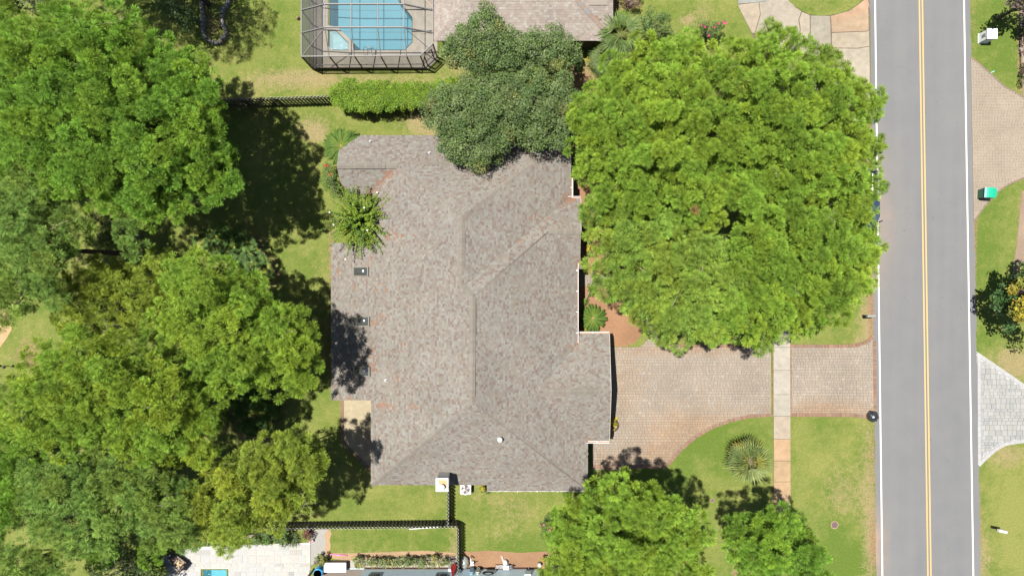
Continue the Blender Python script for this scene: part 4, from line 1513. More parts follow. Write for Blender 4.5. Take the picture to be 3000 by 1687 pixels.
# folded red parasol
p = P(1331, 1650)
t = thing('folded_umbrella', 'folded red patio umbrella leaning at the fence corner by the blue wall', 'umbrella', p)
mb = MB(); mb.tube([p + Vector((0, .1, .03)), p + Vector((.0, -.45, 1.9))], .02, (.5, .5, .5), 6); part('pole', mb, M_METAL, t)
mb = MB()
mb.lathe((0, 0, 0), [(.02, 0)], (0, 0, 0), 3, cap=False)
mb = MB()
base_v = p + Vector((0, 0.02, .4)); tip = p + Vector((0, -.4, 1.85))
nf = 16
for k in range(nf):
    t0, t1 = 2 * math.pi * k / nf, 2 * math.pi * (k + 1) / nf
    r0, r1 = (.24 if k % 2 else .13), (.24 if (k + 1) % 2 else .13)
    mb.face([base_v + Vector((r0 * math.cos(t0), r0 * math.sin(t0) * .8, 0)), base_v + Vector((r1 * math.cos(t1), r1 * math.sin(t1) * .8, 0)), tip], (.33, .03, .03) if k % 2 else (.24, .02, .02))
    mb.face([base_v + Vector((r0 * math.cos(t0), r0 * math.sin(t0) * .8, 0)), base_v + Vector((0, 0.05, -.1)), base_v + Vector((r1 * math.cos(t1), r1 * math.sin(t1) * .8, 0))], (.33, .03, .03))
part('canopy', mb, M_PAINT, t)
mb = MB(); q = P(1325, 1657); mb.box((q.x - .12, q.y, .4), (.25, .3, .8), (.42, .45, .48), .3, taper=.7)
part('cover', mb, M_PAINT, t)
# clear rubbish bag
p = P(1361, 1642)
mb = MB()
R0 = random.Random(8)
for j in range(7):
    pass
prof = [(.12, 0), (.30, .06), (.40, .22), (.36, .42), (.20, .55), (.06, .62)]
mb.lathe((p.x, p.y, 0.01), prof, (.2, .21, .19), 18, sx=.85, sy=1.25)
mb.v = [(x + R0.uniform(-.03, .03), y + R0.uniform(-.03, .03), z) for x, y, z in mb.v]
solo('leaf_bag', mb, M_GLOSS, 'grey rubbish bag lying in the fence shadow on the mulch', 'bag', p, smooth=True)
# pipe riser with valve
p = P(1381, 1640)
t = thing('water_pipe', 'white upright water pipe with a valve standing on the mulch by the grey bag', 'pipe', p)
mb = MB(); mb.tube([p + Vector((0, .35, .05)), p + Vector((0, .3, .95))], .045, (.6, .6, .58), 8); part('riser', mb, M_PAINT, t, True)
mb = MB(); mb.box((p.x + .08, p.y - .12, .2), (.22, .3, .35), (.58, .58, .56)); part('valve_box', mb, M_PAINT, t)
mb = MB(); mb.tube([p + Vector((.1, -.1, .45)), p + Vector((.35, 0, .5))], .035, (.08, .05, .04), 6); part('valve_handle', mb, M_PAINT, t)
# pump set
p = P(1482, 1648)
t = thing('pool_pump', 'white pool pump with pipes standing against the blue wall', 'pump', p)
mb = MB(); mb.lathe((p.x - .05, p.y + .15, .0), [(.15, 0), (.17, .1), (.17, .42), (.1, .5), (.02, .52)], (.62, .62, .6), 16); part('filter_tank', mb, M_PAINT, t, True)
mb = MB(); mb.box((p.x + .02, p.y - .15, .3), (.4, .3, .5), (.5, .51, .52)); part('pump_body', mb, M_PAINT, t)
mb = MB(); mb.tube([p + Vector((.35, -.1, .1)), p + Vector((.42, -.1, .5)), p + Vector((.6, -.12, .5))], .06, (.03, .03, .035), 8); part('motor', mb, M_RUBBER, t, True)
for dy in (-.08, -.22):
    mb = MB(); mb.tube([p + Vector((-.75, dy, .35)), p + Vector((.5, dy, .35))], .03, (.5, .5, .52), 6); part('pipe', mb, M_PAINT, t, True)
mb = MB(); mb.tube([p + Vector((-.75, -.1, .02)), p + Vector((-.75, -.1, .8))], .03, (.45, .33, .2), 6); part('stake', mb, M_WOOD, t)
mb = MB(); q = P(1470, 1632); mb.tube([q + Vector((-.1, .15, .05)), q + Vector((0, 0, .1)), q + Vector((.12, -.35, .1)), q + Vector((.2, -.35, .1)), q + Vector((.05, .05, .08)), q + Vector((-.02, .2, .05))], .025, (.5, .46, .38), 6); part('hose', mb, M_PAINT, t, True)
# hose coil on the wall
p = Vector((P(1432, 1663).x, yw + .1, 1.25))
mb = MB()
for k in range(3):
    r = .3 + .05 * k
    mb.tube([p + Vector((r * math.cos(a), .03 * k, r * math.sin(a) * .8)) for a in np.linspace(0, 2 * math.pi, 21)], .03, (.02, .025, .03), 6)
mb.tube([p + Vector((.3, 0, .1)), p + Vector((.55, .05, -.2)), p + Vector((.8, .05, -1.0))], .025, (.02, .025, .03), 6)
solo('garden_hose', mb, M_RUBBER, 'black coiled garden hose hanging on the blue wall', 'hose', p, smooth=True)
p = Vector((P(1545, 1663).x, yw + .08, 1.2))
t = thing('electric_box', 'pale electric meter box fixed at the right end of the blue wall', 'meter box', p)
mb = MB(); mb.box(p, (.45, .16, .6), (.45, .56, .6)); part('box', mb, M_PAINT, t)
mb = MB(); mb.tube([p + Vector((.1, 0, -.3)), p + Vector((.1, 0, -1.2))], .03, (.4, .5, .55), 6); part('conduit', mb, M_PAINT, t)
for px_, w_, c_ in ((1384, .3, (.12, .25, .33)), (1402, .25, (.35, .36, .3))):
    p = Vector((P(px_, 1663).x, yw + .1, .75))
    mb = MB(); mb.box(p, (w_, .2, .9), c_, taper=.9); mb.tube([p + Vector((-w_ / 2, 0, .45)), p + Vector((-w_ / 4, 0.05, .75)), p + Vector((w_ / 4, .05, .75)), p + Vector((w_ / 2, 0, .45))], .025, (.16, .22, .25), 6)
    solo('utility_cabinet', mb, M_PAINT, 'blue grey meter cabinet on the wall left of the hose' if px_ == 1384 else 'tan meter cabinet on the wall next to the hose', 'cabinet', (p.x, p.y, .3))
p = P(1580, 1648)
mb = MB(); mb.lathe((p.x, p.y, 0), [(.12, 0), (.15, .3), (.14, .55), (.05, .6)], (.4, .4, .36), 14)
solo('stone_bollard', mb, M_STONE, 'small pale stone post at the corner of the mulch bed', 'post', p, smooth=True)
p = P(1325, 1635)
t = thing('wire_rack', 'small dark wire rack standing at the end of the hedge row', 'rack', p)
for k in range(3):
    mb = MB(); mb.tube([p + Vector((-.22, .12 * k - .15, .5)), p + Vector((.25, .12 * k - .18, .5))], .015, (.04, .03, .03), 5); part('bar', mb, M_METAL, t)
for x in (-.2, .22):
    mb = MB(); mb.tube([p + Vector((x, 0, 0)), p + Vector((x, 0, .5))], .015, (.04, .03, .03), 5); part('leg', mb, M_METAL, t)

# air conditioner under the south eave
p = P(1366, 1424)
t = thing('air_conditioner', 'square white air conditioner unit with a round fan grille under the eave', 'air conditioner', p)
mb = MB()
rr_ = []
for k in range(4):
    a0 = math.pi / 2 * k
    for j in range(4):
        a = a0 + math.pi / 2 * j / 3
        rr_.append((p.x + (.28 if k in (0, 3) else -.28) + .12 * math.cos(a), p.y + (.26 if k in (0, 1) else -.26) + .12 * math.sin(a)))
mb.prism(rr_, 0.05, .76, (.50, .50, .47))
part('case', mb, M_PAINT, t)
mb = MB(); mb.lathe((p.x, p.y, .76), [(.4, 0), (.40, .035), (.33, .035), (.32, .0)], (.66, .66, .62), 28, cap=False); part('top_ring', mb, M_PAINT, t, True)
mb = MB(); mb.lathe((p.x, p.y, .765), [(.325, 0), (.01, .0)], (.045, .03, .025), 24, cap=False); part('fan_well', mb, M_PAINT, t)
for k in range(4):
    a = k * math.pi / 2 + .5
    mb = MB(); c, s_ = math.cos(a), math.sin(a)
    mb.face([(p.x + c * .05 - s_ * .03, p.y + s_ * .05 + c * .03, .785), (p.x + c * .05 + s_ * .03, p.y + s_ * .05 - c * .03, .775), (p.x + c * .29 + s_ * .1, p.y + s_ * .29 - c * .1, .775), (p.x + c * .29 - s_ * .12, p.y + s_ * .29 + c * .12, .785)], (.32, .28, .27))
    part('fan_blade', mb, M_METAL, t)
mb = MB()
for k in range(12):
    a = k * math.pi / 12
    c, s_ = math.cos(a) * .325, math.sin(a) * .325
    mb.tube([(p.x - c, p.y - s_, .80), (p.x + c, p.y + s_, .80)], .004, (.5, .5, .48), 3)
part('guard', mb, M_METAL, t)

# ------------------------------------------------------------------ street side
# brick-style white mailbox pillar
p = P(2878, 114.5)
t = thing('mailbox_pillar', 'square white masonry mailbox pillar on the lawn across the road', 'mailbox', p)
mb = MB(); mb.box((p.x, p.y, .5), (.66, .66, 1.0), (.66, .66, .64)); part('column', mb, M_PAINT, t)
mb = MB(); mb.box((p.x, p.y, 1.035), (.74, .74, .07), (.78, .78, .77)); part('cap', mb, M_PAINT, t)
mb = MB(); mb.box((p.x - .35, p.y, .72), (.06, .24, .28), (.32, .33, .35)); part('letter_door', mb, M_METAL, t)
mb = MB(); mb.box((p.x, p.y, .04), (.72, .72, .08), (.62, .62, .56)); part('plinth', mb, M_PAINT, t)

# green wheeled bin
p = P(2874, 570)
t = thing('wheeled_bin', 'green wheeled rubbish bin with a bright lid on the tan driveway', 'rubbish bin', p)
ab = math.radians(-4)
mb = MB(); mb.box((p.x, p.y, .5), (.6, .62, .92), (.012, .10, .065), ab, taper=1.18); part('body', mb, M_GLOSS, t)
lid = MB()
NX = 6
for i in range(NX):
    x0, x1 = -.42 + .84 * i / NX, -.42 + .84 * (i + 1) / NX
    z0, z1 = 1.0 + .09 * math.sin(math.pi * i / NX), 1.0 + .09 * math.sin(math.pi * (i + 1) / NX)
    f = lambda x, y, z: (p.x + x * math.cos(ab) - y * math.sin(ab), p.y + x * math.sin(ab) + y * math.cos(ab), z)
    lid.face([f(x0, -.37, z0), f(x1, -.37, z1), f(x1, .37, z1), f(x0, .37, z0)], (.012, .30, .17))
    lid.face([f(x0, -.37, .96), f(x1, -.37, .96), f(x1, -.37, z1), f(x0, -.37, z0)], (.012, .24, .14))
    lid.face([f(x1, .37, .96), f(x0, .37, .96), f(x0, .37, z0), f(x1, .37, z1)], (.012, .24, .14))
lid.box((p.x + .44, p.y, .99), (.08, .5, .06), (.02, .26, .16), ab)
part('lid', lid, M_GLOSS, t)
for s_ in (-1, 1):
    mb = MB(); q = p + Vector((.28, .27 * s_, .12)); mb.tube([q - Vector((0, .03, 0)), q + Vector((0, .03, 0))], .12, (.02, .02, .02), 14); part('wheel', mb, M_RUBBER, t)
mb = MB(); mb.tube([p + Vector((.46, -.25, .98)), p + Vector((.5, 0, .98)), p + Vector((.46, .25, .98))], .018, (.015, .15, .09), 6); part('handle', mb, M_GLOSS, t)

# black bin bag at the drive's mouth
p = P(2549, 1216)
mb = MB()
n, mseg = 20, 9
R0 = random.Random(3)
for j in range(mseg + 1):
    v = j / mseg
    for k in range(n):
        a = 2 * math.pi * k / n
        r = (.38 * math.sin(math.pi * min(1, .12 + v * .88)) ** .55 if v < .93 else .08) * (1 + .09 * math.sin(7 * a + 3 * v) * v + R0.uniform(-.035, .035))
        mb.v.append((p.x + r * math.cos(a) * 1.05 + .1 * v, p.y + r * math.sin(a) * 1.12 - .05 * v, .02 + .62 * v ** .9))
for j in range(mseg):
    for k in range(n):
        k2 = (k + 1) % n
        mb.f.append((j * n + k, j * n + k2, (j + 1) * n + k2, (j + 1) * n + k)); mb.c.append((.01, .01, .01))
mb.f.append(tuple(mseg * n + k for k in range(n))); mb.c.append((.01, .01, .01))
for k in range(7):
    a = k * .9
    q = Vector((p.x + .1, p.y - .05, .62))
    mb.face([q, q + Vector((.12 * math.cos(a), .12 * math.sin(a), .07)), q + Vector((.12 * math.cos(a + .5), .12 * math.sin(a + .5), .03))], (.01, .01, .01))
solo('bin_bag', mb, M_BAG, 'shiny black rubbish bag lying at the mouth of the driveway', 'rubbish bag', p, smooth=False)


def post_mailbox(label, px, py, ang, bodycol, postcol, ln=.52):
    p = P(px, py)
    t = thing('mailbox', label, 'mailbox', p)
    mb = MB(); mb.box((p.x, p.y, .5), (.1, .1, 1.0), postcol, ang); part('post', mb, M_WOOD, t)
    c, s_ = math.cos(ang), math.sin(ang)
    mb = MB(); mb.box((p.x + c * .05, p.y + s_ * .05, .96), (ln, .14, .05), postcol, ang); part('arm', mb, M_WOOD, t)
    mb = MB()
    prof = [(-.1, 0), (-.1, .13)] + [(-.1 * math.cos(a), .13 + .1 * math.sin(a)) for a in np.linspace(.3, math.pi - .3, 6)] + [(.1, .13), (.1, 0)]
    def pt(u, y, z):
        return (p.x + (u + .05) * c - y * s_, p.y + (u + .05) * s_ + y * c, 1.0 + z)
    for i in range(len(prof)):
        (y0, z0), (y1, z1) = prof[i - 1], prof[i]
        mb.face([pt(-ln / 2, y0, z0), pt(-ln / 2, y1, z1), pt(ln / 2, y1, z1), pt(ln / 2, y0, z0)], bodycol)
    mb.face([pt(ln / 2, y, z) for y, z in prof][::-1], bodycol)
    mb.face([pt(-ln / 2, y, z) for y, z in prof], bodycol)
    part('box', mb, M_PAINT, t, False)
    mb = MB(); q = pt(ln / 2 + .012, 0, .12); mb.box(q, (.02, .19, .2), mixc(bodycol, (.1, .1, .1), .5), ang); part('door', mb, M_METAL, t)
    mb = MB(); q = pt(.05, .11, .2); mb.box(q, (.04, .01, .16), (.4, .03, .02), ang); part('flag', mb, M_PAINT, t)
    return t


post_mailbox('pale mailbox on a dark post at the road edge across from the tan bin', 2527, 924, math.radians(2), (.20, .205, .185), (.055, .05, .045), .6)
bpy.context.scene.objects[-1] if False else None
post_mailbox('white mailbox on a brown post on the lawn at the lower right', 2903, 1539.5, math.radians(-12), (.60, .58, .55), (.09, .055, .04), .6)

# manhole covers
for px_, py_, r_, lab in ((2445, 1537, .235, 'round brown manhole cover in the verge beside the road'), (2087, 1465, .13, 'small round utility cover in the shaded front lawn')):
    p = P(px_, py_)
    t = thing('manhole', lab, 'manhole cover', p)
    mb = MB(); mb.lathe((p.x, p.y, 0), [(r_ * 1.22, 0), (r_ * 1.2, .012), (r_, .014)], (.26, .17, .12), 26, cap=False); part('collar', mb, M_CONC, t)
    mb = MB(); mb.lathe((p.x, p.y, 0.004), [(r_, 0), (r_ * .98, .016), (r_ * .5, .018), (.005, .018)], (.10, .066, .066), 26, cap=False); part('lid', mb, M_STONE, t)
# survey stake / irrigation things
mb = MB(); a_, b_ = P(2903, 214, .06), P(2913, 209, .06); mb.tube([a_, b_], .035, (.25, .5, .48), 6)
solo('plastic_pipe', mb, M_GLOSS, 'short pale green plastic pipe lying on the lawn by the tan driveway', 'pipe', a_)
p = P(40, 1072)
t = thing('garden_hook', 'thin black shepherd hook pole with a hanging feeder at the left edge', 'feeder pole', p)
mb = MB(); mb.tube([p, p + Vector((-.5, .1, 1.6)), p + Vector((-1.0, .25, 1.75)), p + Vector((-1.6, .2, 1.7))], .018, (.02, .02, .022), 6); part('pole', mb, M_METAL, t)
for dx in (0, .32):
    mb = MB(); q = p + Vector((-.28 + dx, .12 - dx * .3, .9)); mb.lathe((q.x, q.y, q.z), [(.03, 0), (.1, .06), (.09, .18), (.02, .25)], (.03, .03, .035), 12); part('feeder', mb, M_PAINT, t)
mb = MB(); p = P(880, 56); mb.lathe((p.x - .15, p.y, 0), [(.12, 0), (.14, .1), (.08, .3), (.02, .34)], (.2, .13, .08), 10)
solo('sprinkler_post', mb, M_PAINT, 'small brown garden post beside the pool enclosure', 'post', p)

# semicircular planter at the garage
p = P(1793, 1245, .0)

# ------------------------------------------------------------------ pickup under the pines at the road edge
tk_x1 = P(2569, 600, .9).x      # right side of the body
tk = thing('pickup_truck', 'dark blue pickup truck parked under the big pine at the road edge', 'pickup truck', Vector((tk_x1 - .95, P(0, 620).y, 0)))
x0, x1 = tk_x1 - 1.9, tk_x1
yb = P(0, 505).y; yf = yb - 5.7       # tailgate to nose
xc = (x0 + x1) / 2
BODY = (.035, .052, .085)
def loft(mb, secs, col):
    """secs: (y, half width bottom, half width top, z0, z1)"""
    rings = []
    for (y, wb, wt, z0, z1) in secs:
        zm = z0 + (z1 - z0) * .6
        rings.append([(xc - wb, y, z0), (xc + wb, y, z0), (xc + wb, y, zm), (xc + wt, y, z1), (xc - wt, y, z1), (xc - wb, y, zm)])
    for a_, b_ in zip(rings, rings[1:]):
        for i in range(6):
            j = (i + 1) % 6
            mb.face([a_[i], b_[i], b_[j], a_[j]], col)
    mb.face(rings[0], col); mb.face(rings[-1][::-1], col)
mb = MB()
loft(mb, [(yb - 1.85, .95, .92, .45, 1.0), (yb - 3.9, .95, .92, .45, 1.02), (yb - 4.2, .95, .90, .45, 1.04), (yb - 5.2, .93, .84, .48, .98), (yf + .12, .84, .72, .5, .86), (yf, .7, .6, .52, .75)], BODY)
part('body', mb, M_CARPAINT, tk)
mb = MB()       # open bed
mb.box((xc, yb - .95, .62), (1.86, 1.86, .12), (.03, .03, .032))
part('bed_floor', mb, M_RUBBER, tk)
for s_ in (-1, 1):
    mb = MB(); mb.box((xc + s_ * .9, yb - .95, .78), (.1, 1.86, .5), BODY, top=(.03, .045, .06)); part('bed_side', mb, M_CARPAINT, tk)
    mb = MB(); mb.tube([(xc + s_ * .72, yb - .25, .72), (xc + s_ * .72, yb - .9, .75), (xc + s_ * .72, yb - 1.5, .72)], .06, (.5, .5, .5), 8); part('cargo_tube', mb, M_CHROME, tk)
mb = MB(); mb.box((xc, yb - .03, .78), (1.7, .07, .5), BODY, top=(.05, .07, .07)); part('tailgate', mb, M_CARPAINT, tk)
mb = MB(); mb.box((xc, yb + .09, .5), (1.8, .16, .18), (.4, .4, .4)); part('rear_bumper', mb, M_CHROME, tk)
mb = MB(); mb.box((xc, yf - .06, .5), (1.6, .16, .2), (.4, .4, .4)); part('front_bumper', mb, M_CHROME, tk)
mb = MB()
loft(mb, [(yb - 1.95, .86, .74, 1.0, 1.5), (yb - 2.15, .88, .72, 1.0, 1.74), (yb - 3.35, .88, .72, 1.0, 1.74), (yb - 4.1, .86, .7, 1.0, 1.12)], BODY)
part('cab', mb, M_CARPAINT, tk)
mb = MB(); mb.face([(xc - .7, yb - 3.38, 1.735), (xc - .78, yb - 4.06, 1.14), (xc + .78, yb - 4.06, 1.14), (xc + .7, yb - 3.38, 1.735)], (.03, .04, .05))
part('windscreen', mb, M_CARGLASS, tk)
mb = MB(); mb.face([(xc + .68, yb - 1.98, 1.52), (xc - .68, yb - 1.98, 1.52), (xc - .7, yb - 1.93, 1.1), (xc + .7, yb - 1.93, 1.1)], (.03, .04, .05))
part('rear_window', mb, M_CARGLASS, tk)
for s_ in (-1, 1):
    for ya_, yb_ in ((2.2, 2.75), (2.8, 3.55)):
        mb = MB()
        q = [(xc + s_ * .885, yb - ya_, 1.12), (xc + s_ * .885, yb - yb_, 1.12), (xc + s_ * .76, yb - yb_ + .04, 1.66), (xc + s_ * .76, yb - ya_, 1.66)]
        mb.face(q if s_ < 0 else q[::-1], (.03, .04, .05)); part('side_window', mb, M_CARGLASS, tk)
    mb = MB(); mb.box((xc + s_ * 1.1, yb - 3.78, 1.12), (.26, .09, .16), (.02, .022, .025), .35 * s_); part('wing_mirror', mb, M_RUBBER, tk)
    for yw_ in (1.05, 4.75):
        mb = MB(); q = Vector((xc + s_ * .84, yb - yw_, .38)); mb.tube([q - Vector((.12, 0, 0)), q + Vector((.12, 0, 0))], .38, (.018, .018, .018), 20)
        wh = part('wheel', mb, M_RUBBER, tk)
        mb = MB(); mb.tube([q + Vector((s_ * .1, 0, 0)), q + Vector((s_ * .125, 0, 0))], .22, (.4, .4, .4), 14); part('rim', mb, M_CHROME, wh)
    mb = MB(); mb.box((xc + s_ * .72, yf + .06, .72), (.24, .12, .14), (.6, .6, .6)); part('headlight', mb, M_GLOSS, tk)
    mb = MB(); mb.box((xc + s_ * .9, yb + .01, .82), (.1, .04, .3), (.35, .02, .02)); part('tail_light', mb, M_GLOSS, tk)
# ------------------------------------------------------------------ vegetation
def edge_dist(x, y, poly):
    d = 1e9
    for i in range(len(poly)):
        ax, ay = poly[i - 1]; bx_, by_ = poly[i]
        vx, vy = bx_ - ax, by_ - ay
        t = max(0, min(1, ((x - ax) * vx + (y - ay) * vy) / (vx * vx + vy * vy + 1e-9)))
        d = min(d, math.hypot(x - ax - vx * t, y - ay - vy * t))
    return d


def scatter(poly, spacing, r, inset=0.0, jitter=0.42):
    xs = [p[0] for p in poly]; ys = [p[1] for p in poly]
    out = []
    y = min(ys) + r.uniform(0, spacing * .5)
    row = 0
    while y < max(ys):
        x = min(xs) + (spacing / 2 if row % 2 else 0)
        while x < max(xs):
            px = x + r.uniform(-jitter, jitter) * spacing; py = y + r.uniform(-jitter, jitter) * spacing
            if inside(px, py, poly):
                d = edge_dist(px, py, poly)
                if d > inset:
                    out.append((px, py, d))
            x += spacing
        y += spacing * .87
        row += 1
    return out


def unit(v):
    return v / np.maximum(1e-9, np.linalg.norm(v, axis=-1, keepdims=True))


def needle_arrays(pos, axis, rad, col, m, width, gen, spread=0.95):
    """pompoms of flat needles: pos (T,3), axis (T,3), rad (T,), col (T,3)"""
    T = len(pos)
    d = gen.normal(size=(T, m, 3))
    d = unit(d)
    d = unit(d * spread + axis[:, None, :] * 0.62)
    L = rad[:, None, None] * gen.uniform(0.75, 1.1, size=(T, m, 1))
    side = unit(np.cross(d, np.array([0, 0, 1.0]) + 0.45 * gen.normal(size=(T, m, 3))))
    base = pos[:, None, :] + d * 0.04 * L
    tip = pos[:, None, :] + d * L
    w = width * gen.uniform(0.7, 1.2, size=(T, m, 1))
    V = np.stack([base, tip - side * w * .85, tip + side * w * .85], 2).reshape(-1, 3)
    F = np.arange(T * m * 3).reshape(-1, 3)
    c = (col[:, None, :] * gen.uniform(0.72, 1.28, size=(T, m, 1))).reshape(-1, 3)
    return V, F, c


def pine(label, outlines, z_edge, z_top, col, seed, spacing=60, base=None, tuft=(0.30, 0.40), needles=112, under=True, twigs=14, trunk_r=.2, yellow=0.25, density=1.0, group='pine trees around the house'):
    r = random.Random(seed); gen = np.random.default_rng(seed)
    cl = []
    for poly in outlines:
        mx_, my_ = sum(q[0] for q in poly) / len(poly), sum(q[1] for q in poly) / len(poly)
        poly = [(mx_ + (x - mx_) * 1.0, my_ + (y - my_) * 1.0) for x, y in poly]
        big = max(edge_dist(px, py, poly) for px, py, _ in scatter(poly, 40, r)) if scatter(poly, 40, r) else 40
        for px, py, d in scatter(poly, spacing, r, spacing * .12):
            t = min(1.0, d / (big * 1.0))
            z = z_edge + (z_top - z_edge) * math.sqrt(t) + r.gauss(0, .5)
            cl.append((px, py, z, d, r.uniform(.82, 1.18), 1.0))
        if under:
            for px, py, d in scatter(poly, spacing * .8, r, spacing * .45):
                t = min(1.0, d / big)
                z = z_edge + (z_top - z_edge) * math.sqrt(t) - r.uniform(1.3, 2.3)
                cl.append((px, py, z, d, r.uniform(1.15, 1.35), 1.05))
            for px, py, d in scatter(poly, spacing * 1.0, r, spacing * .7):
                cl.append((px, py, z_edge - r.uniform(1.6, 2.6), d, r.uniform(1.3, 1.6), .9))
    pos, ax, rad, colr, low = [], [], [], [], []
    ctr = []
    for px, py, z, d, k, dens in cl:
        c = P(px, py, z)
        ppm = PPM * H / (H - z)
        rc = spacing * .52 / ppm * k
        cvar = r.uniform(.82, 1.15)
        cy = r.uniform(-.5, 1.0) * yellow
        ctr.append((c, rc))
        n = int(r.uniform(10, 12.5) * dens * density)
        for i in range(n):
            u = r.uniform(-.15, 1.0)
            a = i * 2.399963 + r.uniform(-.4, .4)
            s = math.sqrt(max(0, 1 - u * u))
            dr = Vector((s * math.cos(a), s * math.sin(a), u))
            q = c + Vector((dr.x * rc, dr.y * rc, dr.z * rc * .75)) * r.uniform(.86, 1.2)
            pos.append(q); ax.append((dr + Vector((0, 0, .6))).normalized()); rad.append(r.uniform(*tuft)); low.append(dens != 1.0)
            t = r.uniform(.74, 1.24) * cvar
            yy = max(0, cy + r.uniform(-.1, .2) * yellow * 2)
            colr.append((col[0] * t * (1 + yy), col[1] * t * (1 + .25 * yy), col[2] * t * (1 - .3 * yy)))
            if r.random() < .0006:
                colr[-1] = (.20, .12, .05)
    if base is None:
        sx = sum(c.x for c, _ in ctr) / len(ctr); sy = sum(c.y for c, _ in ctr) / len(ctr)
    else:
        b_ = P(*base); sx, sy = b_.x, b_.y
    t = thing('pine_tree', label, 'tree', (sx, sy, 0), group)
    pos, ax, rad, colr, low = np.array(pos), np.array(ax), np.array(rad), np.array(colr), np.array(low)
    V1, F1, c1 = needle_arrays(pos[~low], ax[~low], rad[~low], colr[~low], needles, .0135, gen)
    V2, F2, c2 = needle_arrays(pos[low], ax[low], rad[low], colr[low], max(20, needles // 2), .021, gen)
    me = mesh_np('crown', np.concatenate([V1, V2]), np.concatenate([F1, F2 + len(V1)]), np.concatenate([c1, c2]), M_NEEDLE, (sx, sy, 0))
    link('crown', me, t)
    # trunk, limbs to the clumps, pale dead twigs
    mb = MB()
    BK = (.085, .06, .048); LB = (.085, .068, .055); DD = (.24, .205, .165)
    mz = sum(c.z for c, _ in ctr) / len(ctr)
    cx_ = sum(c.x for c, _ in ctr) / len(ctr); cy_ = sum(c.y for c, _ in ctr) / len(ctr)
    tp = Vector((cx_, cy_, mz - .4))
    b0 = Vector((sx, sy, -.1))
    f1 = b0.lerp(tp, .45) + Vector((r.uniform(-.2, .2), r.uniform(-.2, .2), 0)); f2 = b0.lerp(tp, .72)
    mb.tube([b0, f1, f2, tp], [trunk_r, trunk_r * .82, trunk_r * .6, trunk_r * .25], BK, 10)
    limbed = []
    for c, rc in ctr:
        if r.random() < .55:
            limbed.append((c, rc))
            s0 = f2.lerp(tp, r.uniform(0, .9)) if r.random() < .6 else f1.lerp(f2, r.uniform(.4, 1))
            mid = s0.lerp(c, .5) + Vector((r.uniform(-.3, .3), r.uniform(-.3, .3), r.uniform(-.2, .3)))
            e = c - Vector((0, 0, rc * .25))
            mb.tube([s0, mid, e], [.06, .04, .018], jit(LB, .25, r), 5, cap=False)
    if twigs:
        for c, rc in r.sample(limbed, min(twigs // 2, len(limbed))):
            a = r.uniform(0, 6.28)
            s0 = c - Vector((0, 0, rc * .25))
            m_ = c + Vector((math.cos(a) * rc * .9, math.sin(a) * rc * .9, rc * .2))
            dd = jit(DD, .3, r)
            mb.tube([s0, s0.lerp(m_, .5) + Vector((0, 0, .1)), m_], [.03, .024, .018], dd, 4, cap=False)
            for k in range(r.randrange(1, 4)):
                a2 = a + r.uniform(-1.2, 1.2); l2 = r.uniform(.3, .8); f0 = r.uniform(.4, 1)
                q0 = s0.lerp(m_, f0) + Vector((0, 0, .05)); q1 = q0 + Vector((math.cos(a2) * l2 * .5, math.sin(a2) * l2 * .5, .08)); a2 += r.uniform(-.7, .7)
                mb.tube([q0, q1, q1 + Vector((math.cos(a2) * l2 * .5, math.sin(a2) * l2 * .5, .05))], [.016, .012, .008], dd, 4, cap=False)
    part('trunk', mb, M_BARK, t)
    return t


def leaf_mesh(name, pos, nrm, size, col, mat, origin, aspect=0.5, gen=None):
    T = len(pos)
    u = unit(np.cross(nrm, gen.normal(size=(T, 3))))
    v = np.cross(nrm, u)
    s = size[:, None]
    V = np.stack([pos - u * s * .5, pos + v * s * aspect * .5 + nrm * s * .08, pos + u * s * .5, pos - v * s * aspect * .5 + nrm * s * .08], 1).reshape(-1, 3)
    return mesh_np(name, V, np.arange(T * 4).reshape(-1, 4), col, mat, origin)


